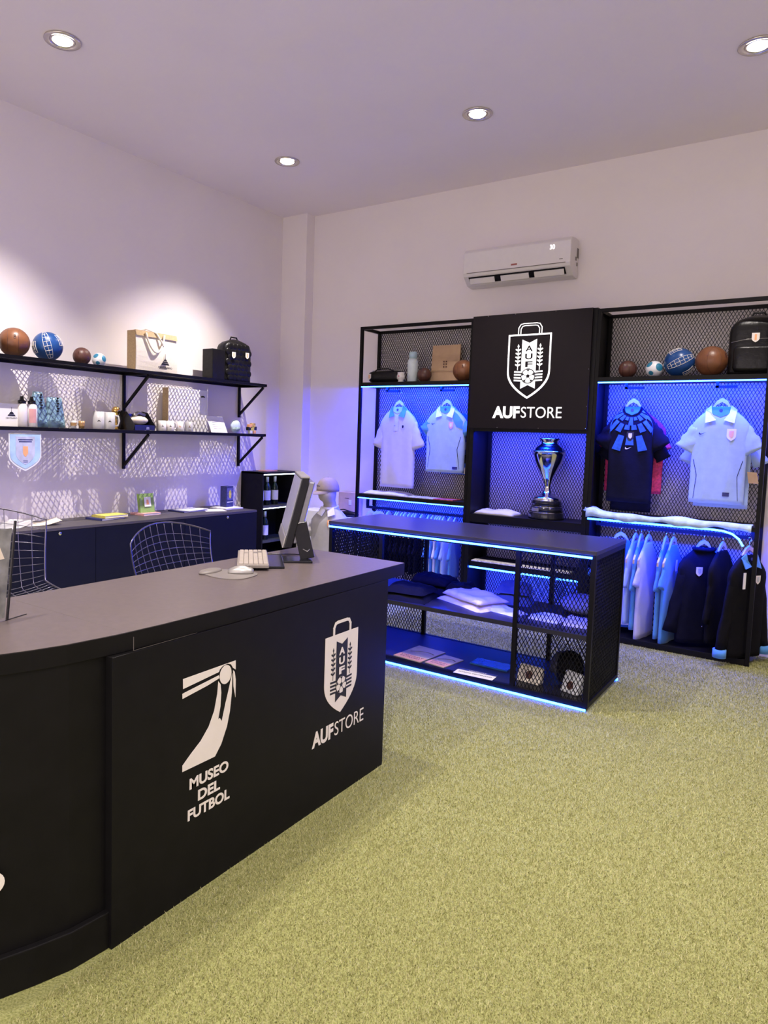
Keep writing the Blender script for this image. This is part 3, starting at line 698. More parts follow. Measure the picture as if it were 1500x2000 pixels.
t = plain_ball('football', 'large brown leather football at the left end of the upper wall shelf', 'ball', (-5.0, 2.86, 2.101 + 0.107), 0.107, leather_b, G); seams(t, 0.107, leather_d)
grid_ball('blue football with white net pattern on the upper wall shelf', (-5.0, 3.125, 2.101 + 0.110), 0.110, 1.0, G, -0.25)
t = plain_ball('football', 'small plain brown football on the wall shelf between two blue and white balls', 'ball', (-5.0, 3.421, 2.101 + 0.069), 0.069, leather_d, G); seams(t, 0.069, leather_d)
mini_ball('small white and blue mini football touching the small brown one on the wall shelf', (-4.98, 3.565, 2.101 + 0.055), 0.055, 1.3, G)
t = thing('dark_bag', 'black bag cut by the left edge of the photo on the upper wall shelf', 'bag', (-5.0, 2.62, 2.101)); MB().ball((0, 0, 0.09), 1, 24, 14, (0.11, 0.085, 0.089)).build('body', leather_k, t); MB().tube([(0.06, 0.0, 0.17), (0.06, 0.05, 0.19), (0.0, 0.06, 0.17)], 0.006, 6).build('strap', leather_k, t)

t = thing('tote_bag', 'natural canvas tote bag with a stadium tower print on the upper wall shelf', 'tote bag', (-4.98, 4.08, 2.101), 0)
# built in world: front face towards +x, jute gussets
x0, x1, ya, yb, zt = -5.055, -4.935, 3.895, 4.345, 0.345
sec = []
for k in range(9):
    s_ = k / 8; z = 2.101 + zt * s_; bulge = 0.012 * math.sin(PI * s_); top = 0.02 * s_
    sec.append([(x0 + top, ya + 0.01, z), (x0 + top, yb - 0.01, z), ((x0 + x1) / 2, yb - 0.002 + bulge, z), (x1 + bulge - top * 0.6, yb, z), (x1 + bulge * 1.6 - top * 0.6, (ya + yb) / 2, z), (x1 + bulge - top * 0.6, ya, z), ((x0 + x1) / 2, ya + 0.012, z)])
MB().loft(sec, smooth=False).build('body', canvas, t, True)
MB().box(x0 + 0.004, x1 - 0.006, ya - 0.001, ya + 0.006, 2.103, 2.101 + zt - 0.002).build('side_gusset', jute, t, True)
MB().add([(x1 + 0.0075, ya, 2.40), (x1 + 0.0075, yb, 2.40), (x1 - 0.009, yb, 2.4465), (x1 - 0.009, ya, 2.4465)], [(0, 1, 2, 3)]).build('top_band', jute, t, True)
hn = MB()
for xo in (0.012,):
    pts = []
    for k in range(21):
        a = k / 20; yy = 3.96 + 0.20 * a; pts.append((x1 + 0.012 + 0.02 * math.sin(PI * a), yy, 2.43 - 0.16 * math.sin(PI * a) ** 0.7))
    hn.tube([(x, y + 0.03, z) for x, y, z in pts], 0.009, 8)
    pts = [(x1 - 0.10, 3.98, 2.43), (x1 - 0.05, 4.04, 2.47), (x1 + 0.0, 4.11, 2.44), (x1 + 0.03, 4.15, 2.36), (x1 + 0.02, 4.17, 2.33)]
    hn.tube(pts, 0.008, 8)
hn.build('rope_handle', canvas, t, True)
ft = lambda u, v, d=0.0: (-4.9145 + d + 0.0 * v, 4.195 + u, 2.155 + v)
tp_ = MB()
flat(tp_, [(-0.045, 0.018), (0.045, 0.018), (0.035, 0.035), (-0.035, 0.035)], ft, 0, 0.001); flat(tp_, [(-0.032, 0.037), (0.032, 0.037), (0.024, 0.050), (-0.024, 0.050)], ft, 0, 0.001)
flat(tp_, [(-0.020, 0.052), (0.020, 0.052), (0.010, 0.068), (-0.010, 0.068)], ft, 0, 0.001); flat(tp_, [(-0.003, 0.068), (0.003, 0.068), (0.0015, 0.115), (-0.0015, 0.115)], ft, 0, 0.001)
put_text(tp_, 'CENTENARIO', 0.022, lambda u, v, d: ft(u, v - 0.012, max(0, d)), width=0.155, offset=0.0006, extrude=0.0005)
tp_.build('tower_print', decal_dark, t, True)

def backpack(label, loc, rz, wd, dp, ht, quilt, box=False):
    t = thing('backpack', label, 'backpack', loc, rz)      # front faces local -y
    sec = []
    for k in range(15):
        s_ = k / 14; z = ht * s_
        hw = wd / 2 * (1.0 if s_ < 0.72 else max(0.05, (1 - ((s_ - 0.72) / 0.28) ** 2.3)) ** 0.55)
        hd = dp / 2 * (1.0 if s_ < 0.8 else max(0.1, (1 - ((s_ - 0.8) / 0.2) ** 2)) ** 0.5)
        ring = []
        for a in np.linspace(0, 2 * PI, 33)[:-1]:
            c, s2 = math.cos(a), math.sin(a); e_ = 0.45
            ring.append((hw * abs(c) ** e_ * (1 if c > 0 else -1), hd * abs(s2) ** e_ * (1 if s2 > 0 else -1) - dp / 2, z))
        sec.append(ring)
    MB().loft(sec).build('body', leather_k, t)
    if quilt:
        q = MB(); R_ = 0.030
        for r in range(int(ht / 0.05)):
            for c in range(-4, 5):
                cx = c * 0.050 + (0.025 if r % 2 else 0); cz = 0.04 + r * 0.050
                lim = wd / 2 * (1.0 if cz < ht * 0.72 else math.sqrt(max(0, 1 - ((cz / ht - 0.72) / 0.28) ** 2))) - 0.036
                if abs(cx) > lim or cz > ht - 0.045: continue
                q.ball((cx, -dp + 0.002, cz), 1, 12, 8, (0.040, 0.010, 0.036))
        q.build('quilted_front', leather_k, t)
    else:
        q = MB(); q.loft([[(wd * 0.42 * math.copysign(abs(math.cos(a)) ** 0.5, math.cos(a)), -dp - 0.02 + 0.03 * 0, z_) if False else (wd * 0.42 * math.copysign(abs(math.cos(a)) ** 0.5, math.cos(a)) * g_, -dp + 0.01 - 0.045 * g_ * max(0, -math.sin(a)) ** 0.5 + 0.01 * max(0, math.sin(a)), z_) for a in np.linspace(0, 2 * PI, 25)[:-1]] for z_, g_ in ((0.02, 0.9), (0.05, 1), (ht * 0.42, 1), (ht * 0.47, 0.92))])
        q.build('front_pocket', leather_k, t)
        MB().tube([(-wd * 0.47, -dp * 0.98, ht * 0.54), (-wd * 0.2, -dp - 0.01, ht * 0.585), (wd * 0.2, -dp - 0.012, ht * 0.59)], 0.0018, 5).build('pale_piping', silver, t)
    MB().tube([(-0.05, -dp * 0.45, ht - 0.015), (-0.035, -dp * 0.45, ht + 0.022), (0.035, -dp * 0.45, ht + 0.022), (0.05, -dp * 0.45, ht - 0.015)], 0.008, 8).build('top_handle', leather_k, t)
    MB().tube([(wd * 0.47, -dp * 0.2, ht * 0.75), (wd * 0.55, -dp * 0.15, ht * 0.4), (wd * 0.60, -dp * 0.2, 0.03), (wd * 0.50, -dp * 0.3, 0.012)], 0.010, 8).build('strap', leather_k, t)
    return t
# rear slab plus quilted pack on the wall shelf
t = backpack('black quilted backpack with two small crests on the upper wall shelf', (-5.09, 5.16, 2.101), PI / 2 - 0.12, 0.36, 0.155, 0.42, True)
crest(t, (-0.085, -0.180, 0.285), (1, 0, 0), (0, -1, 0), 0.045); crest(t, (0.085, -0.180, 0.295), (1, 0, 0), (0, -1, 0), 0.045)
bx = MB(); bx.box(-5.09, -4.95, 4.80, 4.96, 2.101, 2.395); bx = bx.build('storage_box', leather_k, None, bevel=0.004); tag(bx, 'flat black box standing left of the quilted backpack', 'box')

# lower shelf souvenirs ------------------------------------------------
Z2 = 1.596
def tower_print(mb, f, s):
    flat(mb, [(-0.5 * s, 0), (0.5 * s, 0), (0.4 * s, 0.2 * s), (-0.4 * s, 0.2 * s)], f, 0, 0.0006); flat(mb, [(-0.33 * s, 0.23 * s), (0.33 * s, 0.23 * s), (0.15 * s, 0.5 * s), (-0.15 * s, 0.5 * s)], f, 0, 0.0006)
    flat(mb, [(-0.03 * s, 0.5 * s), (0.03 * s, 0.5 * s), (0.015 * s, 1.1 * s), (-0.015 * s, 1.1 * s)], f, 0, 0.0006)
def mug(label, x, y, z, r, h, m, cat='mug', prt=decal_dark, group='mugs on the lower wall shelf', ha=0.8):
    t = thing('mug', label, cat, (x, y, z), 0, group)
    MB().lathe([(r * 0.9, 0), (r, 0.006), (r, h), (r * 0.93, h), (r * 0.90, 0.01), (0.002, 0.008)], n=28).build('cup', m, t)
    MB().tube([(r * 0.95 * math.cos(ha), r * 0.95 * math.sin(ha), h * 0.82), (r * 1.55 * math.cos(ha), r * 1.55 * math.sin(ha), h * 0.78), (r * 1.72 * math.cos(ha), r * 1.72 * math.sin(ha), h * 0.5), (r * 1.5 * math.cos(ha), r * 1.5 * math.sin(ha), h * 0.22), (r * 0.95 * math.cos(ha), r * 0.95 * math.sin(ha), h * 0.2)], r * 0.14, 8).build('handle', m, t)
    p = MB(); 
    def cyl(u, v, d=0.0, a0=-0.55): 
        a = a0 + u / r; return ((r + 0.0006 + d) * math.cos(a), (r + 0.0006 + d) * math.sin(a), h * 0.42 + v)
    tower_print(p, cyl, r * 0.55); p.build('tower_print', prt, t)
    return t
t = thing('souvenir_box', 'white souvenir box with tower print at the left end of the lower shelf', 'box', (-5.0, 2.80, Z2)); MB().box(-0.04, 0.04, -0.10, 0.075, 0, 0.165).build('carton', paper, t)
p = MB(); tower_print(p, lambda u, v, d=0.0: (0.0402 + d, 0.012 + u, 0.075 + v), 0.06); put_text(p, 'CENTENARIO', 0.016, lambda u, v, d: (0.0402 + max(0, d), 0.012 + u, 0.055 + v), width=0.085, extrude=0.0004); p.build('tower_print', decal_dark, t)
for lab, yy in (('white sports bottle with black cap, left of the pair', 2.897), ('white sports bottle with a printed panel and black cap, right of the pair', 2.975)):
    t = thing('sports_bottle', lab, 'bottle', (-4.97, yy, Z2), 0, 'sports bottles on the lower shelf')
    MB().lathe([(0.036, 0), (0.039, 0.005), (0.039, 0.145), (0.033, 0.165), (0.024, 0.172)], n=24).build('flask', white_pl, t)
    MB().lathe([(0.028, 0.168), (0.028, 0.192), (0.016, 0.198), (0.012, 0.222), (0.010, 0.226)], n=20).build('cap', gloss_k, t)
    if 'right' in lab:
        MB().add([((0.0395) * math.cos(a), 0.0395 * math.sin(a), z_) for z_ in (0.03, 0.135) for a in np.linspace(-1.0, 0.3, 9)], [(i, i + 1, i + 10, i + 9) for i in range(8)]).build('printed_panel', rose_m, t)
for lab, yy, h_ in (('pointed blue-grey patterned gift bag behind the sports bottles', 3.085, 0.27), ('blue-grey patterned gift bag with dark chain, right of the pointed one', 3.225, 0.235)):
    t = thing('gift_bag', lab, 'gift bag', (-5.06, yy, Z2), 0.1, 'patterned gift bags on the lower shelf')
    sec = []
    for k in range(9):
        s_ = k / 8; g_ = 1 - (0.55 if h_ > 0.25 else 0.22) * s_ ** 1.6; tw = 0.1 * s_
        sec.append([((0.035 * (1 - 0.6 * s_)) * math.copysign(abs(math.cos(a)) ** 0.5, math.cos(a)), 0.082 * g_ * math.copysign(abs(math.sin(a)) ** 0.6, math.sin(a)) - 0.01 * s_, h_ * s_) for a in np.linspace(0, 2 * PI, 25)[:-1]])
    MB().loft(sec).build('body', glass_bl, t)
    c_ = MB()
    for k in range(6): c_.ball((0.030 - 0.002 * k, 0.0 + 0.008 * (k % 2), h_ * 0.55 + k * 0.020), 0.010, 10, 6, (0.6, 1, 0.8))
    c_.build('chain', gloss_k, t)
for lab, yy, m_ in (('small clear shot glass, left of the pair', 3.325, frost), ('small amber shot glass, right of the pair', 3.398, brown_gl)):
    t = thing('shot_glass', lab, 'glass', (-4.97, yy, Z2), 0, 'shot glasses on the lower shelf')
    MB().lathe([(0.020, 0), (0.024, 0.06), (0.022, 0.06), (0.018, 0.008), (0.001, 0.008)], n=22).build('tumbler', m_, t); MB().lathe([(0.0232, 0.02), (0.0246, 0.045)], n=22, cap=False).build('band', brown_gl, t)
mug('frosted glass mug with tower print, left of the frosted pair', -4.97, 3.555, Z2, 0.047, 0.142, frost, ha=2.6)
mug('frosted glass mug with curved handle, right of the frosted pair', -4.95, 3.645, Z2, 0.045, 0.140, frost, ha=0.9)
t = thing('gold_trophy', 'small golden cup replica on the lower shelf beside the black display case', 'trophy', (-5.06, 3.79, Z2))
MB().lathe([(0.030, 0), (0.032, 0.012), (0.026, 0.02), (0.024, 0.04), (0.014, 0.06), (0.012, 0.085), (0.016, 0.11), (0.026, 0.135)], n=24).build('stem', gold, t); MB().ball((0, 0, 0.16), 0.036, 22, 14).build('globe', gold, t)
t = thing('display_case', 'black open display case holding a clear-wrapped item', 'display case', (-4.99, 3.965, Z2), 0.12)
sd = [(0.075, 0), (0.085, 0.04), (-0.01, 0.155), (-0.075, 0.165), (-0.10, 0.12), (-0.10, 0.0)]
bs = MB()
for yy in (-0.125, 0.118): bs.prism(sd, lambda u, v, yy=yy: (u, yy, v), lambda u, v, yy=yy: (u, yy + 0.007, v))
bs.box(-0.10, -0.09, -0.118, 0.118, 0, 0.14).box(-0.10, 0.083, -0.118, 0.118, 0.0, 0.045)
bs.build('case', gloss_k, t); MB().ball((0.0, 0, 0.085), 1, 24, 12, (0.06, 0.105, 0.04)).build('wrapped_item', M('champagne_wrap', (0.70, 0.62, 0.50), 0.2, bump=0.3, bscale=20), t)
w_ = MB(); w_.tube([(0.02, -0.07, 0.125), (0.0, 0.0, 0.150), (0.02, 0.06, 0.13)], 0.016, 8); w_.build('wrap_bow', silver, t)
MB().add([(0.0855, 0.01, 0.008), (0.0855, 0.05, 0.008), (0.086, 0.045, 0.03), (0.086, 0.015, 0.03)], [(0, 1, 2, 3)]).build('sticker', silver, t)
for lab, yy, rr, pm in (('white mug with tiny tower print, leftmost of four beside the display case', 4.205, 0.036, decal_dark), ('white mug with black tower print, second of four beside the display case', 4.295, 0.037, decal_dark), ('white mug with orange print, third of four', 4.405, 0.036, orange_cl), ('greyish mug with dark red print, rightmost of four', 4.520, 0.037, leather_b)):
    mug(lab, -4.955, yy - 0.005, Z2, rr, 0.092, frost if 'greyish' in lab else white_pl, prt=pm, ha=2.2 if 'second' not in lab else 1.35)
t = thing('cardboard_box', 'large pale cardboard box leaning at the wall behind the mugs', 'box', (-5.12, 4.5, Z2))
MB().box(-5.185, -5.105, 4.40, 4.89, Z2, 2.0).build('front', paper, t, True, bevel=0.003)
MB().box(-5.183, -5.107, 4.396, 4.4005, Z2, 1.998).build('side', jute, t, True)
MB().tube([(-5.104, 4.805, 1.935), (-5.10, 4.825, 1.94), (-5.104, 4.845, 1.935)], 0.008, 8).build('clasp', gloss_k, t, True)
t = thing('price_card', 'white card standing on the lower shelf between mugs and round paperweight', 'card', (-4.93, 4.80, Z2), 0.0)
a_, b_, c_, d_ = Vector((-4.925, 4.775, Z2)), Vector((-4.93, 4.995, Z2)), Vector((-4.985, 4.975, Z2 + 0.155)), Vector((-4.98, 4.755, Z2 + 0.155))
quad_slab(a_, b_, c_, d_, Vector((-0.003, 0, 0))).build('card', paper, t, True)
ln = MB()
for k in range(5):
    p0 = a_.lerp(d_, 0.25 + k * 0.13) + Vector((0.001, 0.05, 0)); p1 = b_.lerp(c_, 0.25 + k * 0.13) + Vector((0.001, -0.06, 0)); ln.bar(p0, p1, 0.003, 0.0008, (1, 0, 0))
ln.build('printed_lines', foil, t, True)
t = thing('paperweight', 'round glass paperweight with a stadium landscape print', 'paperweight', (-4.97, 5.145, Z2)); MB().ball((0, 0, 0.068), 1, 26, 16, (0.03, 0.066, 0.067)).build('upper_sky', M('pale_sky_print', (0.62, 0.74, 0.84), 0.3, var=0.15), t)
MB().ball((0.003, 0, 0.046), 1, 22, 12, (0.03, 0.058, 0.033)).build('field_print', scene_pr, t)
t = thing('mosaic_figure', 'small multicoloured mosaic figurine at the right end of the lower shelf', 'figurine', (-4.96, 5.365, Z2))
for k, (dy, dz_, r_, m_) in enumerate(((-0.025, 0.075, 0.022, 'a'), (0.02, 0.085, 0.024, 'b'), (0.045, 0.055, 0.020, 'c'), (0.0, 0.05, 0.026, 'd'), (-0.04, 0.05, 0.018, 'c'), (-0.015, 0.018, 0.018, 'e'), (0.035, 0.017, 0.017, 'a'))):
    MB().box(-0.02, 0.02, dy - r_, dy + r_, dz_ - r_, dz_ + r_ * 0.9).build('block', {'a': orange_cl, 'b': mosaic, 'c': gloss_k, 'd': yellow_m, 'e': paper}[m_], t, bevel=0.004)

t = thing('pennant', 'light blue satin pennant with white fringe hanging from the lower shelf', 'pennant', (-4.82, 2.83, 1.55))
pl = shield_poly(0.235, 0.255, 10); fpn = lambda u, v, d=0.0: (-4.817 + d, 2.832 + u, 1.541 + v)
flat(MB(), [(u * 1.05, v * 1.05 + 0.004) for u, v in pl], fpn, -0.003, 0.0).build('fringe', white_ball, t, True)
flat(MB(), [(u * 0.98, v * 0.97) for u, v in pl], fpn, 0.0, 0.002).build('satin_border', ribbon_bl, t, True)
flat(MB(), [(u * 0.62, v * 0.80 - 0.015) for u, v in pl], fpn, 0.002, 0.003).build('centre_field', M('pennant_centre', (0.50, 0.52, 0.70), 0.4, var=0.15), t, True)
flat(MB(), [(u * 0.16, v * 0.30 - 0.085) for u, v in pl], fpn, 0.003, 0.004).build('orange_crest', orange_cl, t, True)
px_ = MB()
for k in range(2): flat(px_, [(-0.055 + 0.006 * k, -0.034 - k * 0.014), (0.055 - 0.006 * k, -0.034 - k * 0.014), (0.055 - 0.006 * k, -0.042 - k * 0.014), (-0.055 + 0.006 * k, -0.042 - k * 0.014)], fpn, 0.003, 0.0035)
for k in range(2): flat(px_, [(-0.018, -0.188 - k * 0.01), (0.018, -0.188 - k * 0.01), (0.018, -0.192 - k * 0.01), (-0.018, -0.192 - k * 0.01)], fpn, 0.003, 0.0035)
px_.build('dark_lettering', navy_pr, t, True)
MB().tube([fpn(-0.118, 0.004), fpn(0.118, 0.004)], 0.003, 6).build('rod', silver, t, True); MB().tube([fpn(-0.11, 0.004), fpn(-0.045, 0.03), fpn(0.045, 0.03), fpn(0.11, 0.004)], 0.0008, 4).build('cord', silver, t, True)

# things on the low cabinet ----------------------------------------------
ZC = 0.8505
def book(label, x, y, w_, l_, h_, rz, cov, z=ZC, group=None, name='book', cat='book'):
    t = thing(name, label, cat, (x, y, z), rz, group)
    MB().box(-w_ / 2 + 0.003, w_ / 2 - 0.003, -l_ / 2 + 0.003, l_ / 2 - 0.001, 0.002, h_ - 0.002).build('pages', paper, t)
    MB().box(-w_ / 2, w_ / 2, -l_ / 2, l_ / 2, 0, 0.002).box(-w_ / 2, w_ / 2, -l_ / 2, l_ / 2, h_ - 0.002, h_).box(-w_ / 2, w_ / 2, -l_ / 2, -l_ / 2 + 0.003, 0, h_).build('cover', cov, t)
    return t
GB = 'books lying on the low cabinet'
book('navy book at the bottom of the two-book pile on the low cabinet', -4.98, 3.63, 0.19, 0.25, 0.016, 0.12, navy_pr, group=GB)
book('yellow book on top of the two-book pile on the low cabinet', -4.965, 3.665, 0.17, 0.24, 0.020, 0.05, yellow_m, z=ZC + 0.0165, group=GB)
book('rose-brown book under the green boxed card', -5.02, 4.08, 0.17, 0.20, 0.018, 0.05, rose_m, group=GB)
t = thing('green_boxed_card', 'green boxed souvenir with white picture standing on a rose-brown book', 'box', (-5.02, 4.09, ZC + 0.0185), 0.0)
MB().add([(0.012, -0.075, 0.0), (0.022, 0.075, 0.0), (-0.018, 0.085, 0.165), (-0.028, -0.065, 0.165), (-0.02, -0.075, 0), (-0.01, 0.075, 0), (-0.048, 0.085, 0.163), (-0.058, -0.065, 0.163)], [(0, 1, 2, 3), (7, 6, 5, 4), (0, 4, 5, 1), (1, 5, 6, 2), (2, 6, 7, 3), (3, 7, 4, 0)]).build('box', green_m, t)
MB().add([(0.0105, -0.030, 0.052), (0.0145, 0.040, 0.052), (-0.0065, 0.045, 0.135), (-0.0105, -0.025, 0.135)], [(0, 1, 2, 3)]).build('picture', paper, t)
MB().add([(0.0075, -0.008, 0.070), (0.0095, 0.020, 0.070), (-0.002, 0.018, 0.112), (-0.002, -0.002, 0.112)], [(0, 1, 2, 3)]).build('orange_figure', orange_cl, t)
book('dark folder at the bottom of the paper pile on the low cabinet', -5.00, 4.56, 0.22, 0.30, 0.010, 0.0, navy_pr, name='folder', cat='folder')
for k, (dx, dy, rz, lab) in enumerate(((0.0, 0.03, 0.15, 'loose white sheets on the dark folder on the low cabinet'), (0.03, 0.19, -0.5, 'single white sheet sliding off the paper pile'))):
    o = MB().box(-0.10, 0.10, -0.14 + 0.04 * k, 0.14 - 0.04 * k, 0, 0.004 - 0.002 * k).build('paper_sheets', paper); o.location = (-5.0 + dx, 4.56 + dy, ZC + (0.0105 if k == 0 else 0.0)); o.rotation_euler = (0, 0, rz)
    if k == 1: o.location = (-4.88, 4.775, ZC)
    tag(o, lab, 'paper')
book('pale book under the tall dark carton at the right end of the low cabinet', -4.93, 5.00, 0.22, 0.24, 0.012, 0.0, paper, group=GB)
t = thing('tall_carton', 'tall dark carton with a yellow tango drawing beside the wine cabinet', 'box', (-4.97, 5.03, ZC + 0.0125), 0.05)
MB().box(-0.035, 0.045, -0.045, 0.055, 0, 0.205).build('carton', navy_pr, t)
MB().box(0.0452, 0.0460, -0.035, 0.05, 0.07, 0.19).build('blue_field', M('violet_print', (0.10, 0.10, 0.30), 0.5, var=0.5, scale=50), t)
flat(MB(), [(0.018 * math.cos(a) + 0.008, 0.125 + 0.042 * math.sin(a)) for a in np.linspace(0, 2 * PI, 17)[:-1]], lambda u, v, d=0.0: (0.0460 + d, u, v), 0, 0.0008).build('yellow_figure', yellow_m, t)
MB().box(0.0452, 0.0462, -0.035, 0.05, 0.045, 0.052).build('white_line', paper, t)
for k, (x_, y_, rz, m_, lab) in enumerate(((-5.03, 2.86, 0.5, paper, 'open white booklet on the left end of the low cabinet'), (-4.99, 3.08, -0.3, cream, 'cream and white open brochure left of the book pile'))):
    t = thing('open_booklet', lab, 'booklet', (x_, y_, ZC), rz)
    MB().add([(-0.10, -0.10, 0), (0.10, -0.10, 0), (0.10, 0, 0.003), (-0.10, 0, 0.003), (-0.10, 0.11, 0.035), (0.10, 0.11, 0.035), (-0.10, -0.10, 0.002), (0.10, -0.10, 0.002), (0.10, 0, 0.006), (-0.10, 0, 0.006), (-0.10, 0.11, 0.037), (0.10, 0.11, 0.037)], [(0, 1, 2, 3), (3, 2, 5, 4), (6, 9, 8, 7), (9, 10, 11, 8)], False).build('pages', m_, t)
    MB().box(-0.11, 0.09, -0.15, -0.02, 0.0005, 0.0035).build('loose_leaf', paper, t)

# ------------------------------------------------------------------ air conditioner
ac = thing('air_conditioner', 'white split air conditioner on the back wall showing 30', 'air conditioner', (-2.46, YB, 3.18))
pr = [(0.0, 0.16), (-0.10, 0.165), (-0.185, 0.155), (-0.212, 0.125), (-0.215, -0.06), (-0.205, -0.085)]
pr2 = pr + [(-0.185, -0.10), (-0.12, -0.155), (-0.03, -0.165), (0.0, -0.16)]
X0, X1 = -2.955, -1.965
def xpr(u, v, x): return (x, YB - 0.003 + u, 3.18 + v)
MB().prism(pr2, lambda u, v: xpr(u, v, X0), lambda u, v: xpr(u, v, X1)).build('body', white_pl, ac, True, bevel=0.006)
MB().box(X0 + 0.04, X1 - 0.04, YB - 0.222, YB - 0.217, 3.118, 3.123).build('panel_gap', grey_pl, ac, True)
fo = lambda x, s_, d: (x, YB - 0.003 + (-0.205 + 0.085 * s_) - 0.6 * d, 3.18 + (-0.085 - 0.07 * s_) - 0.8 * d)
MB().add([fo(X0 + 0.05, 0.08, 0.004), fo(X1 - 0.05, 0.08, 0.004), fo(X1 - 0.05, 0.75, 0.004), fo(X0 + 0.05, 0.75, 0.004)], [(0, 1, 2, 3)]).build('outlet', gloss_k, ac, True)
for a_, b_ in ((X0 + 0.06, X0 + 0.30), (X0 + 0.36, X0 + 0.62), (X0 + 0.67, X1 - 0.06)):
    q = MB().add([fo(a_, 0.22, 0.006), fo(b_, 0.22, 0.006), fo(b_, 0.62, 0.022), fo(a_, 0.62, 0.022), fo(a_, 0.22, 0.012), fo(b_, 0.22, 0.012), fo(b_, 0.62, 0.028), fo(a_, 0.62, 0.028)], [(0, 1, 2, 3), (7, 6, 5, 4), (0, 4, 5, 1), (1, 5, 6, 2), (2, 6, 7, 3), (3, 7, 4, 0)])
    q.build('louver', white_pl, ac, True)
fa = lambda u, v, d=0.0: (-2.125 + u, YB - 0.2195 - d, 3.262 + v)
put_text(MB(), '30', 0.055, lambda u, v, d: fa(u, v - 0.02, max(0, d)), width=0.045, extrude=0.0005, offset=0.001).build('display_digits', lit_white, ac, True)
MB().box(-2.49, -2.435, YB - 0.2200, YB - 0.2185, 3.145, 3.160).build('maker_badge', M('red_brown_badge', (0.35, 0.12, 0.10), 0.5), ac, True)
MB().box(-2.06, -2.03, YB - 0.2200, YB - 0.2185, 3.150, 3.156).build('small_print', grey_pl, ac, True)
MB().box(X1 - 0.001, X1 + 0.003, YB - 0.05, YB - 0.01, 3.19, 3.27).box(X1 - 0.001, X1 + 0.003, YB - 0.085, YB - 0.06, 3.16, 3.19).box(X1 - 0.001, X1 + 0.003, YB - 0.05, YB - 0.03, 3.12, 3.15).build('side_clips', grey_pl, ac, True)

# ------------------------------------------------------------------ display racks on the back wall
RY0, RY1, RH = 5.84, 6.19, 2.68
def rack(label, xa, xb, rail_z, curve):
    t = thing('display_rack', label, 'display rack', ((xa + xb) / 2, 6.0, 0))
    q = 0.028
    f = MB()
    for x in (xa + q / 2, xb - q / 2):
        for y in (RY0 + q / 2, RY1 - q / 2): f.box(x - q / 2, x + q / 2, y - q / 2, y + q / 2, 0, RH)
        f.box(x - q / 2, x + q / 2, RY0 + q, RY1 - q, RH - q, RH)
    for y in (RY0 + q / 2, RY1 - q / 2): f.box(xa + q, xb - q, y - q / 2, y + q / 2, RH - q, RH)
    for z in (0.02, 1.0, 2.10): f.box(xa + q, xb - q, RY1 - q, RY1, z, z + q)
    f.build('frame', black_metal, t, True)
    m = MB(); mesh_panel(m, xa + q, xb - q, 0.05, RH - q, lambda u, v, d: (u, RY1 - 0.022 + d, v)); m.build('mesh_back', mesh_metal, t, True)
    for z0, z1 in ((2.098, 2.135), (0.995, 1.03)): MB().box(xa + (q if z0 < 2 else 0.0) , xb - (q if z0 < 2 else 0.0), RY0 + 0.002, RY1 - q, z0, z1).build('shelf', black_lam, t, True)
    MB().box(xa + q, xb - q, RY0 + 0.004, RY1 - q, 0.0, 0.048).build('base_board', black_lam, t, True, bevel=0.002)
    MB().box(xa + 0.02, xb - 0.01, RY0 + 0.001, RY0 + 0.013, 2.087, 2.0965).build('upper_light_strip', led, t, True)
    if curve:
        MB().tube([(xa + 0.01, RY0 - 0.002, 0.986), (-1.1, RY0 - 0.002, 0.987), (-0.74, RY0 - 0.004, 0.988), (-0.66, RY0 - 0.006, 0.984), (-0.60, RY0 - 0.008, 0.968), (-0.555, RY0 - 0.01, 0.935), (-0.525, RY0 - 0.01, 0.885)], 0.0075, 8).build('lower_light_strip', led, t, True)
    else:
        MB().box(xa + 0.03, xb - 0.01, RY0 + 0.001, RY0 + 0.013, 0.984, 0.9925).build('lower_light_strip', led, t, True)
    r = MB(); r.box(xa + 0.04, xb - 0.03, 5.985, 6.010, rail_z - 0.0125, rail_z + 0.0125)
    for x in (xa + 0.05, xb - 0.05): r.box(x - 0.012, x + 0.012, 5.985, 6.010, rail_z + 0.0125, 0.9945)
    r.build('hanging_rail', black_metal, t, True)
    for x in ((xa + 0.36, xb - 0.27) if not curve else (xa + 0.31, xb - 0.27)):
        MB().box(x - 0.09, x + 0.05, 5.93, 5.955, 2.045, 2.062).box(x - 0.09, x - 0.07, 5.93, 5.955, 2.045, 2.0975).build('hook_arm', black_metal, t, True)
    return t
rack('left black metal display rack with mesh back and blue strip lights', -3.965, -2.742, 0.885, False)
rack('right black metal display rack with mesh back and curved blue light strip', -1.662, -0.430, 0.935, True)

tw = thing('sign_tower', 'central black display tower with the lit store sign and trophy niche', 'display tower', (-2.2, 6.0, 0))
c = MB(); c.box(-2.740, -2.702, RY0, RY1, 0, 2.69).box(-1.702, -1.664, RY0, RY1, 0, 2.69)
c.build('side_panel', black_lam, tw, True)
MB().box(-2.702, -1.702, RY0 + 0.003, RY1, 1.68, 1.708).build('niche_ceiling', black_lam, tw, True)
MB().box(-2.702, -1.702, RY0 + 0.002, RY1 - 0.02, 0.862, 0.935).build('shelf', black_lam, tw, True, bevel=0.001)
MB().box(-2.702, -1.702, RY0 + 0.03, RY1 - 0.02, 0.452, 0.50).build('shelf', black_lam, tw, True, bevel=0.001)
MB().box(-2.702, -1.702, RY0 + 0.004, RY1 - 0.02, 0.0, 0.048).build('base_board', black_lam, tw, True)
MB().box(-2.700, -1.704, RY0 + 0.028, RY0 + 0.040, 0.437, 0.4505).build('light_strip', led, tw, True)
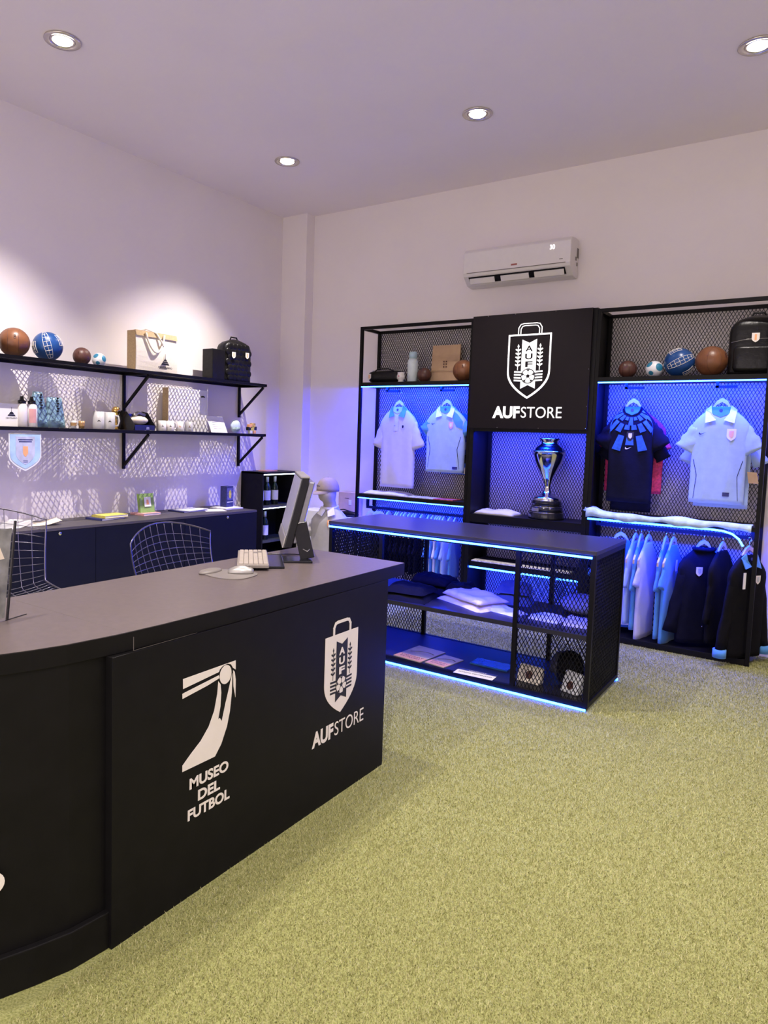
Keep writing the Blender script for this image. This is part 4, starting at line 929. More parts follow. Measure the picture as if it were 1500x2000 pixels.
m = MB(); mesh_panel(m, -2.70, -1.704, 0.05, 1.68, lambda u, v, d: (u, RY1 - 0.022 + d, v)); m.build('mesh_back', mesh_metal, tw, True)
for xa in (-2.70, -1.732): MB().box(xa, xa + 0.028, RY1 - 0.028, RY1, 0.05, 1.68).build('back_post', black_metal, tw, True)
sg = MB().box(-2.742, -1.698, 5.818, 5.838, 1.707, 2.690).build('sign_board', M('sign_black', (0.009, 0.006, 0.008), 0.6, spec=0.2), tw, True, bevel=0.001)
fs = lambda u, v, d=0.0: (u, 5.8178 - d, v)
emblem(lambda u, v, d=0.0: fs(-2.2125 + u, 2.510 + v, d), sg, lit_white, M('sign_black', (0, 0, 0)), True, 0.377)
tx = MB(); put_text(tx, 'AUF', 0.134, lambda u, v, d: fs(-2.392 + u, 1.803 + v, max(0, d)), width=0.248, offset=0.0055, extrude=0.002)
tx.build('bold_letters', lit_white, sg, True)
tx = MB(); put_text(tx, 'STORE', 0.134, lambda u, v, d: fs(-2.084 + u, 1.803 + v, max(0, d)), width=0.352, offset=-0.0002, extrude=0.002)
tx.build('thin_letters', lit_white, sg, True)
sc_ = MB()
for x, z in ((-2.6, 2.684), (-2.35, 2.684), (-2.0, 2.684), (-2.47, 1.715), (-2.1, 1.715), (-1.706, 1.9), (-1.706, 2.2), (-1.706, 1.72)): sc_.ball((x, 5.8175, z), 0.003, 8, 6)
sc_.build('screw_heads', chrome, sg, True)

# top-shelf goods of the racks ----------------------------------------------
ZR = 2.1355
t = thing('duffel_bag', 'black leather duffel pouch with a white crest on the left rack top shelf', 'bag', (-3.735, 5.98, ZR))
sec = []
for k in range(13):
    u = -1 + 2 * k / 12; e = (1 - abs(u) ** 6) ** 0.5 * 0.97 + 0.03
    sec.append([(0.205 * u, 0.065 * e * math.copysign(abs(math.cos(a)) ** 0.7, math.cos(a)), 0.062 + 0.061 * e * math.copysign(abs(math.sin(a)) ** 0.7, math.sin(a))) for a in np.linspace(0, 2 * PI, 21)[:-1]])
MB().loft(sec).build('body', leather_k, t)
MB().tube([(-0.10, -0.05, 0.115), (-0.06, -0.06, 0.135), (0.06, -0.06, 0.135), (0.12, -0.05, 0.112)], 0.006, 8).build('handle', leather_k, t); MB().tube([(-0.16, 0, 0.124), (0.19, 0, 0.124)], 0.004, 6).build('zip', silver, t)
crest(t, (-0.155, -0.068, 0.088), (1, 0, 0), (0, -1, 0), 0.042)
t = thing('mate_cup', 'small white mate cup beside the black duffel pouch', 'cup', (-3.535, 5.93, ZR)); MB().lathe([(0.026, 0), (0.028, 0.01), (0.024, 0.02), (0.038, 0.035), (0.040, 0.06), (0.032, 0.085), (0.034, 0.096), (0.029, 0.096), (0.026, 0.084)], n=26, cap=False).build('cup', white_pl, t); MB().ball((0.0, -0.039, 0.058), 0.006, 8, 6).build('red_dot', red_cl, t)
t = thing('tumbler', 'pale blue insulated bottle on the left rack top shelf', 'bottle', (-3.435, 5.98, ZR)); MB().lathe([(0.046, 0), (0.050, 0.004), (0.052, 0.20), (0.040, 0.228)], n=30).build('body', M('tumbler_body', (0.62, 0.70, 0.74), 0.4), t); MB().lathe([(0.039, 0.229), (0.040, 0.285), (0.034, 0.294)], n=26).build('lid', tum_m, t)
t = plain_ball('football', 'small dark brown ball between tumbler and kraft bag', 'ball', (-3.30, 5.97, ZR + 0.069), 0.069, leather_d, 'balls on the rack top shelves'); seams(t, 0.069, leather_k)
t = thing('kraft_bag', 'kraft paper bag with a small stamped mark on the left rack top shelf', 'paper bag', (-3.137, 6.10, ZR))
MB().loft([[(sx * 0.147, sy * (0.035 - 0.03 * s_) + 0.0, 0.36 * s_) for sx, sy in ((-1, -1), (1, -1), (1, 1), (-1, 1))] for s_ in (0, 0.5, 1)], smooth=False).build('bag', kraft, t)
MB().box(-0.147, 0.147, -0.037, -0.033, 0.115, 0.119).build('fold_crease', jute, t)
st_ = MB(); 
for dx in (-0.018, 0.008):
    for dz_ in (0.0, 0.026, 0.05): st_.box(dx, dx + 0.012, -0.030, -0.0265 + 0.0, 0.145 + dz_, 0.157 + dz_)
st_.build('stamp', leather_d, t)
t = plain_ball('football', 'glossy brown leather football right of the kraft bag', 'ball', (-2.885, 5.96, ZR + 0.098), 0.098, leather_b, 'balls on the rack top shelves'); seams(t, 0.098, leather_d)
t = plain_ball('football', 'small dark ball alone near the sign on the right rack top shelf', 'ball', (-1.443, 5.98, ZR + 0.070), 0.070, leather_d, 'balls on the rack top shelves'); seams(t, 0.07, leather_k)
mini_ball('small teal and white ball beside the blue football on the right rack', (-1.241, 5.98, ZR + 0.065), 0.065, 0.3, 'balls on the rack top shelves')
grid_ball('blue football with white net pattern on the right rack top shelf', (-1.061, 5.97, ZR + 0.110), 0.110, 0.25, 'balls on the rack top shelves', 1.1)
t = plain_ball('football', 'large brown leather ball left of the plain black backpack', 'ball', (-0.838, 5.97, ZR + 0.112), 0.112, leather_b, 'balls on the rack top shelves'); seams(t, 0.112, leather_d)
t = backpack('plain black backpack with one crest at the right rack top shelf', (-0.565, 6.13, ZR), 0.15, 0.37, 0.20, 0.44, False)
crest(t, (-0.02, -0.216, 0.30), (1, 0, 0), (0, -1, 0), 0.050)

# ------------------------------------------------------------------ garments
def arch_hanger(label, x, y, z, rz, hook=0.10, m=hang_w, group='hangers'):
    t = thing('clothes_hanger', label, 'hanger', (x, y, z), rz, group)
    q = MB(); pts = [(-0.165, -0.145), (-0.12, -0.098), (-0.075, -0.040), (-0.036, 0.030), (0, 0.052), (0.036, 0.030), (0.075, -0.040), (0.12, -0.098), (0.165, -0.145)]
    q.loft([[(a, 0.007 * c_, b + 0.016 * s_) for c_, s_ in ((-1, -1), (1, -1), (1, 1), (-1, 1))] for a, b in pts], smooth=False)
    q.build('shoulder_bar', m, t)
    hk = [(0, 0, 0.06), (0, 0, 0.06 + hook * 0.5)] + [(0.016 * math.sin(a), 0, 0.06 + hook * 0.5 + 0.016 - 0.016 * math.cos(a)) for a in np.linspace(0.3, PI * 1.25, 8)]
    MB().tube(hk, 0.0022, 6).build('hook', chrome, t)
    MB().lathe([(0.008, -0.006), (0.008, 0.006)], (0, 0, 0), 12).build('joint', silver, t)
    return t
class Sh:
    def __init__(s, w=0.185, d=0.045, h=0.8, nz=0.012, seed=0, hem=0.0):
        s.w, s.d, s.h, s.nz, s.seed, s.hem = w, d, h, nz, seed, hem
    def width(s, z):
        P = [(0, 0.070), (0.02, 0.088), (0.05, 0.125), (0.09, 0.165), (0.13, 0.192), (0.18, 0.200), (0.26, 0.192), (0.5, 0.188), (1.5, 0.19)]
        k = s.w / 0.19; z = -z
        for (a, b), (c, e) in zip(P[:-1], P[1:]):
            if z <= c: return (b + (e - b) * (z - a) / (c - a)) * k
        return s.w
    def depth(s, z): return s.d * min(1.0, 0.5 + 3.5 * -z)
    def fold(s, x, z): return s.nz * min(1, -z * 2.2) * (math.sin(x * 38 + s.seed + 2.2 * mnoise.noise(Vector((x * 3, z * 2.2, s.seed)))) * 0.6 + 1.3 * mnoise.noise(Vector((x * 7, z * 2.5, s.seed + 5))))
    def fy(s, x, z):
        w_ = s.width(z); r = min(0.999, abs(x) / w_)
        return -(s.depth(z) * (1 - r ** 3.33) ** 0.3) - s.fold(x, z) * (1 - r ** 4)
    def torso(s):
        secs = []
        zs = [0, -0.012, -0.03, -0.05, -0.075, -0.10, -0.13] + [-0.13 - (s.h - 0.13) * k / 16 for k in range(1, 17)]
        for z in zs:
            w_, d = s.width(z), s.depth(z); ring = []
            for a in np.linspace(0, 2 * PI, 49)[:-1]:
                c_, n_ = math.cos(a), math.sin(a); x = w_ * math.copysign(abs(c_) ** 0.6, c_); r = min(0.999, abs(x) / w_)
                yy = d * (1 - r ** 3.33) ** 0.3 * (1 if n_ > 0 else -1)
                if n_ <= 0: yy = s.fy(x, z)
                else: yy += s.fold(x + 3, z) * (1 - r ** 4)
                ring.append((x, yy, z + (s.hem * (x / w_) ** 2 if z < -s.h + 0.05 else 0)))
            secs.append(ring)
        return MB().loft(secs)
    def sleeve(s, sd, tx, tz, r0=0.068, r1=0.078, bend=None, fy0=0.0):
        a = Vector((sd * s.w * 0.72, 0, -0.165)); e = Vector((sd * tx, fy0, -tz)); pts = [a + (e - a) * (k / 9) for k in range(10)]
        if bend: pts = [p + Vector((sd * bend * math.sin(PI * k / 9), 0, 0)) for k, p in enumerate(pts)]
        secs = []
        for k, p in enumerate(pts):
            d = (pts[min(9, k + 1)] - pts[max(0, k - 1)]).normalized(); u = Vector((0, 1, 0)); v = d.cross(u).normalized(); r = r0 + (r1 - r0) * k / 9
            secs.append([tuple(p + v * r * math.cos(q) * (1 + 0.08 * math.sin(k * 1.7 + s.seed)) + u * s.d * 0.75 * math.sin(q) * (1 + 0.15 * math.sin(3 * q + k))) for q in np.linspace(0, 2 * PI, 21)[:-1]])
        return MB().loft(secs)
    def patch(s, poly, off=0.004, sub_=6):
        """thin patch following the front of the shirt"""
        bm = bmesh.new(); vs = [bm.verts.new((u, v, 0)) for u, v in poly]; bm.faces.new(vs)
        bmesh.ops.triangulate(bm, faces=bm.faces)
        for _ in range(3):
            L = [e for e in bm.edges if e.calc_length() > 0.02]
            if L: bmesh.ops.subdivide_edges(bm, edges=L, cuts=1); bmesh.ops.triangulate(bm, faces=bm.faces)
        q = MB(); q.add([(v.co.x, s.fy(v.co.x, v.co.y) - off, v.co.y) for v in bm.verts], [tuple(v.index for v in f.verts) for f in (bm.verts.index_update() or bm.faces)])
        bm.free(); return q
SWOOSH = [(0.0, 0.012), (-0.004, 0.002), (0.0, -0.006), (0.010, -0.007), (0.045, 0.012), (0.012, 0.000), (0.004, 0.003)]
def mark(sh, t, x, z, m=decal_dark, sc=1.0, name='maker_mark'):
    q = sh.patch([(x + u * sc, z + v * sc) for u, v in SWOOSH], 0.006); q.build(name, m, t)
def badge(sh, t, x, z, wd=0.055, m=None, fig=None):
    q = sh.patch([(x + u, z + v) for u, v in shield_poly(wd, wd * 1.45, 4)], 0.006).build('crest', m or decal, t)
    sh.patch([(x + u * 0.5, z + v * 0.6 - wd * 0.25) for u, v in shield_poly(wd, wd * 1.4, 4)], 0.0075).build('crest_figure', fig or orange_cl, q)
def collar(sh, t, m, inner, polo=True, sz=1.0):
    # inner neck seen through the opening
    q = sh.patch([(-0.062 * sz, -0.002), (0.062 * sz, -0.002), (0.052 * sz, -0.045 * sz), (0.0, -0.068 * sz), (-0.052 * sz, -0.045 * sz)], 0.004); q.build('inner_neck', inner, t)
    sh.patch([(0.012 * math.cos(a), -0.028 + 0.012 * math.sin(a)) for a in np.linspace(0, 2 * PI, 13)[:-1]], 0.0065).build('neck_label', navy_pr, t)
    c_ = MB()
    if polo:
        for s_ in (-1, 1):
            P = [(s_ * 0.058 * sz, 0.012), (s_ * 0.092 * sz, -0.022), (s_ * 0.085 * sz, -0.108 * sz), (s_ * 0.022 * sz, -0.088 * sz), (s_ * 0.052 * sz, -0.040 * sz)]
            F_ = [(u, sh.fy(u, min(-0.001, v)) - 0.014 - 0.006 * (1 if v < -0.06 else 0), v) for u, v in P]
            B_2 = [(u, y + 0.008, v) for u, y, v in F_]
            n = len(P); c_.add(F_ + B_2, [tuple(range(n)), tuple(reversed(range(n, 2 * n)))] + [(i, (i + 1) % n, n + (i + 1) % n, n + i) for i in range(n)])
    else:
        pts = [(0.066 * math.sin(a) * sz, sh.fy(0.066 * math.sin(a) * sz, -0.02) - 0.004, -0.070 * math.cos(a) * sz * (1 if abs(a) < 1.6 else 0.2)) for a in np.linspace(-1.6, 1.6, 17)]
        c_.tube(pts, 0.006, 8)
    c_.build('collar', m, t)
def garment(name, label, cat, loc, rz, body, w=0.185, d=0.045, h=0.8, slv=None, tips=(0.235, 0.40), r=(0.068, 0.078), seed=1.0, group=None, long=False, nz=0.012, bend=None, hem=0.0):
    t = thing(name, label, cat, loc, rz, group); sh = Sh(w, d, h, nz, seed, hem)
    sh.torso().build('body', body, t)
    for s_ in (-1, 1): sh.sleeve(s_, tips[0], tips[1], r[0], r[1], bend).build('sleeve', slv or body, t)
    return t, sh
GS = 'jerseys and polos displayed on the racks'
YS = 5.975
lav = M('pale_lavender_cloth', (0.56, 0.53, 0.66), 0.9, var=0.03, scale=20, bump=0.05, bscale=60, sheen=0.2)
t, sh = garment('polo_shirt', 'long pale polo shirt with sky-blue collar, leftmost on the left rack', 'polo shirt', (-3.565, YS, 1.90), 0, lav, 0.188, 0.045, 0.79, tips=(0.225, 0.40), seed=1.3, group=GS)
collar(sh, t, sky_cl, pale_cl); badge(sh, t, 0.075, -0.17, 0.035, lav, navy_cl); sh.patch([(-0.022, -0.075), (0.022, -0.075), (0.022, -0.235), (-0.022, -0.235)], 0.004).build('button_placket', lav, t)
mark(sh, t, -0.02, -0.185, sc=0.5)
t, sh = garment('polo_shirt', 'short white polo with blue shoulders beside the sign on the left rack', 'polo shirt', (-3.045, YS, 1.905), 0.0, pale_cl, 0.198, 0.045, 0.62, slv=sky_cl, tips=(0.232, 0.235), r=(0.062, 0.062), seed=4.0, group=GS)
collar(sh, t, white_cl, sky_cl); badge(sh, t, 0.07, -0.145, 0.045, orange_cl, decal); mark(sh, t, -0.13, -0.165, sc=1.0)
sh.patch([(0.07, -0.03), (0.13, -0.075), (0.185, -0.14), (0.185, -0.21), (0.13, -0.19), (0.09, -0.13)], 0.003).build('blue_shoulder', sky_cl, t); sh.patch([(0.095, -0.585), (0.15, -0.585), (0.15, -0.56), (0.095, -0.56)], 0.004).build('hem_label', navy_pr, t)
for s_ in (-1, 1): sh.patch([(s_ * 0.17, -0.28), (s_ * 0.140, -0.40), (s_ * 0.165, -0.58), (s_ * 0.168, -0.58), (s_ * 0.145, -0.40), (s_ * 0.174, -0.28)], 0.003).build('side_piping', navy_cl, t)
t, sh = garment('patterned_shirt', 'dark blue and cream patterned shirt half hidden behind the short white polo', 'shirt', (-2.965, 6.095, 1.84), 0, royal_cl, 0.175, 0.028, 0.57, slv=cream, tips=(0.19, 0.40), r=(0.03, 0.035), seed=6, group=GS, nz=0.006)
for k, (z0, z1, m_) in enumerate(((-0.1, -0.2, navy_cl), (-0.24, -0.31, cream), (-0.36, -0.44, navy_cl), (-0.48, -0.54, cream))): sh.patch([(-0.165, z0), (0.165, z0 - 0.03), (0.168, z1 - 0.03), (-0.165, z1)], 0.003).build('pattern_band', m_, t)

t, sh = garment('football_jersey', 'navy football jersey with bright blue blocks around the chest', 'football jersey', (-1.379, YS, 1.905), 0, navy_cl, 0.172, 0.045, 0.77, tips=(0.232, 0.32), r=(0.070, 0.078), seed=2.2, group=GS)
collar(sh, t, navy_cl, teal, polo=False); badge(sh, t, 0.0, -0.20, 0.052, decal_dark, decal); mark(sh, t, -0.03, -0.335, decal)
bl = []
for ring, (r0, r1, n_, m_) in enumerate(((0.080, 0.135, 9, royal_cl), (0.150, 0.235, 10, royal_cl), (0.25, 0.40, 11, royal_cl))):
    for k in range(n_):
        a = -PI * 0.97 + k * PI * 0.94 / n_; a0, a1 = a + 0.03, a + PI * 0.94 / n_ - 0.05
        rr1 = r1 * (0.82 + 0.3 * ((min(k, n_ - 1 - k) * 2 + ring) % 3) / 2)
        P = [(r0 * math.cos(a0), -0.015 + r0 * 0.9 * math.sin(a0)), (rr1 * math.cos(a0), -0.015 + rr1 * 0.9 * math.sin(a0)), (rr1 * math.cos(a1), -0.015 + rr1 * 0.9 * math.sin(a1)), (r0 * math.cos(a1), -0.015 + r0 * 0.9 * math.sin(a1))]
        P = [(max(-1, min(1, u / (sh.width(min(-0.01, v)) * 0.92))) * sh.width(min(-0.01, v)) * 0.92, v) for u, v in P]
        if max(v for u, v in P) > -0.015 or abs(P[1][0] - P[2][0]) + abs(P[1][1] - P[2][1]) < 0.012 or (ring == 2 and min(k, n_ - 1 - k) == 3): continue
        bl.append(sh.patch(P, 0.0045))
for b_ in bl: b_.build('blue_block', M('bright_blue_print', (0.02, 0.11, 0.42), 0.6, var=0.3, scale=40), t)
t, sh = garment('football_jersey', 'crimson patterned jersey hanging behind the navy jersey', 'football jersey', (-1.375, 6.075, 1.87), 0, red_cl, 0.225, 0.028, 0.66, tips=(0.255, 0.30), r=(0.03, 0.035), seed=3, group=GS, nz=0.006)
t, sh = garment('football_jersey', 'long dark navy jersey showing below the navy one with blue blocks', 'football jersey', (-1.372, 6.03, 1.86), 0, navy_cl, 0.158, 0.028, 0.80, tips=(0.235, 0.37), r=(0.05, 0.06), seed=3.7, group=GS, nz=0.006)
t, sh = garment('polo_shirt', 'pale blue polo with white collar and orange crest at the right end', 'polo shirt', (-0.745, YS, 1.905), 0, pale_cl, 0.188, 0.045, 0.73, tips=(0.235, 0.33), r=(0.068, 0.078), seed=5.1, group=GS)
collar(sh, t, white_cl, sky_cl, sz=1.15); badge(sh, t, 0.082, -0.165, 0.062, decal, orange_cl); mark(sh, t, -0.135, -0.205, sc=1.1)
sh.patch([(0.05, -0.67), (0.095, -0.67), (0.095, -0.64), (0.05, -0.64)], 0.004).build('hem_label', navy_pr, t)
for s_ in (-1, 1): sh.patch([(s_ * 0.165, -0.40), (s_ * 0.135, -0.52), (s_ * 0.150, -0.70), (s_ * 0.153, -0.70), (s_ * 0.139, -0.52), (s_ * 0.169, -0.40)], 0.003).build('side_piping', navy_cl, t)
t, sh = garment('polo_shirt', 'second pale blue polo behind the one with the white collar, with a kraft price tag', 'polo shirt', (-0.725, 6.07, 1.875), 0, pale_cl, 0.19, 0.026, 0.735, tips=(0.262, 0.40), r=(0.05, 0.055), seed=5.9, group=GS, nz=0.006)
MB().add([(0.175, -0.075, -0.45), (0.24, -0.075, -0.452), (0.255, -0.072, -0.535), (0.19, -0.072, -0.535)], [(0, 1, 2, 3)]).build('price_tag', kraft, t)
for lab, x, y, z in (('pale hanger of the long pale polo on the left rack', -3.565, YS, 1.90), ('pale hanger of the short white polo on the left rack', -3.045, YS, 1.905), ('wooden hanger of the navy and blue jersey', -1.379, YS, 1.905), ('violet-lit hanger of the white-collared polo', -0.745, YS, 1.905)):
    arch_hanger(lab, x, y, z, 0, 0.13, hang_w, 'hangers of the displayed shirts')

# folded goods on rack shelves ------------------------------------------------
def cloth_pile(name, label, cat, loc, rz, lx_, ly_, h, m, seed, layers=2, group=None, wav=1.0, labelpart=None):
    t = thing(name, label, cat, loc, rz, group)
    for k in range(layers):
        hh = h / layers; z0 = k * hh; secs = []
        sc_k = 1 - 0.10 * k
        nx_, ny_ = 22, 14; top = []; vs = []; fs = []
        for j in range(ny_ + 1):
            for i in range(nx_ + 1):
                u, v = -1 + 2 * i / nx_, -1 + 2 * j / ny_
                e = (1 - abs(u) ** 5) ** 0.5 * (1 - abs(v) ** 5) ** 0.5
                n_ = mnoise.noise(Vector((u * 1.6 + seed, v * 1.6, k * 3.1))); n2 = mnoise.noise(Vector((u * 5 + seed, v * 5, k)))
                edge = 1 + 0.10 * mnoise.noise(Vector((u * 1.3, v * 1.3, seed + 9 + k))) * wav
                vs.append((u * lx_ / 2 * sc_k * edge, v * ly_ / 2 * sc_k * edge, z0 + hh * e * (0.85 + (0.45 * n_ + 0.2 * n2) * wav * (1 if k == layers - 1 else 0.2)) + 0.0))
        W_ = nx_ + 1
        for j in range(ny_):
            for i in range(nx_): fs.append((j * W_ + i, j * W_ + i + 1, (j + 1) * W_ + i + 1, (j + 1) * W_ + i))
        nb = len(vs); vs += [(x, y, z0 + 0.0) for x, y, z in vs]
        fs += [tuple(nb + q for q in reversed(f)) for f in fs]
        for i in range(nx_): fs += [(i, i + 1, nb + i + 1, nb + i), (ny_ * W_ + i + 1, ny_ * W_ + i, nb + ny_ * W_ + i, nb + ny_ * W_ + i + 1)]
        for j in range(ny_): fs += [((j + 1) * W_, j * W_, nb + j * W_, nb + (j + 1) * W_), (j * W_ + nx_, (j + 1) * W_ + nx_, nb + (j + 1) * W_ + nx_, nb + j * W_ + nx_)]
        MB().add(vs, fs, True).build('folded_layer', m, t)
    return t
cloth_pile('folded_towel', 'white folded towel beside the big silver trophy', 'towel', (-2.50, 6.00, 0.9355), 0.0, 0.37, 0.24, 0.045, white_cl, 2.0, 1)
t = thing('big_trophy', 'large silver amphora trophy on black tiered base in the tower niche', 'trophy', (-2.055, 6.0, 0.9355))
MB().lathe([(0.150, 0), (0.152, 0.012), (0.143, 0.055), (0.142, 0.058)], n=44).build('lower_tier', gloss_k, t)
MB().lathe([(0.140, 0.061), (0.134, 0.108)], n=44).build('middle_tier', gloss_k, t); MB().lathe([(0.129, 0.111), (0.122, 0.160), (0.118, 0.163)], n=44).build('upper_tier', gloss_k, t)
r_ = MB()
for rr, z in ((0.1425, 0.059), (0.1345, 0.1095), (0.1225, 0.163)): r_.lathe([(rr, z - 0.002), (rr + 0.001, z), (rr, z + 0.002)], n=44)
r_.build('silver_rings', chrome, t)
MB().lathe([(0.118, 0.165), (0.112, 0.185), (0.085, 0.200), (0.052, 0.218), (0.034, 0.245), (0.026, 0.270), (0.025, 0.290), (0.030, 0.300), (0.030, 0.312), (0.045, 0.355), (0.085, 0.430), (0.118, 0.500), (0.132, 0.555), (0.134, 0.578), (0.148, 0.582), (0.148, 0.588), (0.132, 0.592), (0.118, 0.615), (0.085, 0.640), (0.070, 0.652), (0.072, 0.672), (0.092, 0.692), (0.092, 0.698), (0.068, 0.690), (0.060, 0.66)], n=48).build('cup', chrome, t)
pl_ = MB(); pl_.add([((0.139) * math.sin(a), -(0.139) * math.cos(a), z) for z in (0.068, 0.098) for a in np.linspace(-0.75, -0.15, 7)], [(i, i + 1, i + 8, i + 7) for i in range(6)]); pl_.build('engraved_plate', silver, t)

cloth_pile('folded_banner', 'white folded banner on the left rack lower shelf', 'banner', (-3.66, 5.99, 1.0305), 0.0, 0.48, 0.24, 0.035, white_cl, 5.0, 1)
t = thing('striped_leaflets', 'white and red printed leaflets lying on the left rack lower shelf', 'leaflet', (-3.15, 5.96, 1.0305)); MB().box(-0.27, 0.05, -0.1, 0.1, 0, 0.006).build('white_sheet', tape_m, t); MB().box(0.055, 0.26, -0.10, 0.08, 0, 0.008).build('red_sheet', M('red_sheet', (0.5, 0.12, 0.10), 0.6, var=0.5, scale=40), t)
# long scarf on the right rack shelf
sv = []; n_ = 44
for i in range(n_ + 1):
    u = i / n_; x = -1.665 + 1.185 * u + 0.0; wob = 0.010 * math.sin(u * 17) + 0.006 * math.sin(u * 41)
    y0_ = 5.822 + 0.004 * math.sin(u * 9); top = 1.032 + 0.014 + 0.006 * math.sin(u * 23 + 1) + (0.03 * math.exp(-((u - 0.03) / 0.04) ** 2)); low = 0.998 + wob
    sv.append([(x, y0_, low), (x, y0_ - 0.004, (low + top) / 2), (x, y0_ + 0.004, top), (x, y0_ + 0.10, top + 0.008 * math.sin(u * 13)), (x, y0_ + 0.16, 1.0325), (x, y0_ + 0.030, 1.0325), (x, y0_ + 0.008, 1.0305), (x, y0_ + 0.004, low + 0.002)])
t = thing('long_scarf', 'long pale blue printed scarf laid along the right rack lower shelf', 'scarf', (-1.07, 5.9, 1.0325)); MB().loft(sv).build('knit', scarf_m, t, True)
fr = MB()
for i in range(16): fr.tube([(-1.665, 5.83 + i * 0.006, 1.05), (-1.675 - 0.02 * random.random(), 5.81 + i * 0.006, 1.045 + 0.03 * random.random()), (-1.65 - 0.02 * random.random(), 5.79 + i * 0.004, 1.055 + 0.03 * random.random())], 0.0012, 4)
fr.build('fringe', scarf_m, t, True)
t = thing('printed_strip', 'flat white printed strip on the low shelf of the sign tower', 'printed strip', (-2.25, 5.95, 0.5005)); MB().box(-0.43, 0.47, -0.085, 0.02, 0, 0.010).build('strip', tape_m, t); MB().box(-0.40, 0.45, 0.03, 0.14, 0, 0.022).build('dark_roll', navy_cl, t)

# hanging garments: left rail -------------------------------------------------
GL = 'garments on the left rail'; GLH = 'hangers on the left rail'
pxs = [440, 520, 545, 585, 620, 665, 705, 730, 795, 862, 905, 940, 965, 985, 1015, 1075, 1125]
cols = [navy_cl, blackc, blackc, navy_cl, blackc, navy_cl, blackc, navy_cl, navy_cl, blackc, sky_cl, white_cl, sky_cl, white_cl, sky_cl, pale_cl, sky_cl]
nm = {id(navy_cl): 'navy', id(blackc): 'black', id(sky_cl): 'sky-blue', id(white_cl): 'white', id(pale_cl): 'pale blue'}
ordw = ['first', 'second', 'third', 'fourth', 'fifth', 'sixth', 'seventh', 'eighth', 'ninth', 'tenth', 'eleventh', 'twelfth', 'thirteenth', 'fourteenth', 'fifteenth', 'sixteenth', 'seventeenth', 'eighteenth', 'nineteenth', 'twentieth']
def rail_item(i, n, x, z, rz, m, w, h, d, tips, r, label, group, hgroup, hlab, rail_z, hm=hang_w, y=5.9975, name='shirt', cat='shirt'):
    t, sh = garment(name, label, cat, (x, y, z), rz, m, w, d, h, tips=tips, r=r, seed=i * 1.7, group=group, nz=0.006)
    arch_hanger(hlab, x, y, z, rz, (rail_z - z - 0.06 + 0.013 - 0.016) / 0.5 * 1.0 if False else max(0.02, (rail_z + 0.0145 - z - 0.06 - 0.034) * 2), hm, hgroup)
    return t, sh
for i, q_ in enumerate(pxs):
    x = -3.936 + (680 + q_ / 5.357 - 715) * 0.005746 + 0.01; m_ = cols[i]
    hlab = ['%s thin pale hanger on the left rail, counted from the left' % ordw[i]][0]
    rail_item(i, 17, x, 0.80, PI / 2 + random.uniform(-0.12, 0.12), m_, 0.135, 0.48 + 0.05 * random.random(), 0.014 + 0.004 * random.random(), (0.15, 0.33), (0.022, 0.028), '%s garment hanging on the left rail, %s from the left' % (nm[id(m_)], ordw[i]), GL, GLH, hlab, 0.885)
for i, x in enumerate((-3.87, -3.80, -3.76)):
    arch_hanger('blue-lit hanger turned frontward at the left end of the left rail, %s of three' % ordw[i], x, 5.9975, 0.79, 0.5 + 0.15 * i, 0.05, hang_w, 'front-turned hangers on the left rail')

# hanging garments: right rail
GR = 'garments on the right rail'; GRH = 'hangers on the right rail'
R_ = 0.935
def rr(i, lab, x, rz, m, w, h, d, tips, r, name='shirt', cat='shirt', z=0.82, y=5.9975, hm=wood):
    return rail_item(i, 0, x, z, rz, m, w, h, d, tips, r, lab, GR, GRH, 'hanger of the ' + lab, R_, hm, y, name, cat)
t, sh = rr(1, 'sky-blue and white tee facing front beside the island end', -1.42, 0.35, sky_cl, 0.17, 0.72, 0.025, (0.21, 0.33), (0.05, 0.06))
sh.patch([(-0.15, -0.30), (0.10, -0.30), (0.15, -0.40), (0.155, -0.70), (-0.15, -0.70)], 0.003).build('white_lower_half', white_cl, t); badge(sh, t, 0.06, -0.14, 0.03, royal_cl, navy_cl)
rr(2, 'dull blue shirt with narrow sleeve, second on the right rail', -1.305, 1.42, pale_cl, 0.150, 0.66, 0.022, (0.17, 0.36), (0.03, 0.045))
rr(3, 'sky-blue shirt edge-on, third on the right rail', -1.262, 1.5, sky_cl, 0.150, 0.70, 0.020, (0.17, 0.38), (0.03, 0.045))
rr(4, 'lavender-white long shirt, fourth on the right rail', -1.205, 1.36, lav, 0.15, 0.77, 0.024, (0.18, 0.34), (0.035, 0.055))
rr(5, 'royal-blue shirt leaning left, fifth on the right rail', -1.075, 1.45, sky_cl, 0.15, 0.74, 0.020, (0.17, 0.36), (0.035, 0.045))
t, sh = rr(6, 'sky-blue shirt with white price tag, left of the black jackets', -1.020, 1.36, sky_cl, 0.15, 0.77, 0.024, (0.18, 0.33), (0.035, 0.055))
MB().box(-0.035, -0.003, -0.045, -0.043, -0.20, -0.11).build('price_tag', paper, t)
t, sh = rr(7, 'large black jacket facing front with a white crest', -0.805, 0.62, navy_cl, 0.175, 0.74, 0.045, (0.225, 0.66), (0.050, 0.050), 'jacket', 'jacket')
badge(sh, t, -0.045, -0.14, 0.050, decal, foil); col_ = MB(); col_.tube([(0.072 * math.cos(a), -0.01 + 0.04 * math.sin(a), -0.005) for a in np.linspace(0, 2 * PI, 17)[:-1]], 0.018, 8, closed=True); col_.build('hood_collar', navy_cl, t); MB().ball((0.0, -0.06, -0.60), 0.005, 8, 6).build('zip_pull', chrome, t)
rr(8, 'narrow black jacket edge-on between the two crested jackets', -0.675, 1.25, blackc, 0.165, 0.70, 0.030, (0.18, 0.55), (0.035, 0.040), 'jacket', 'jacket')
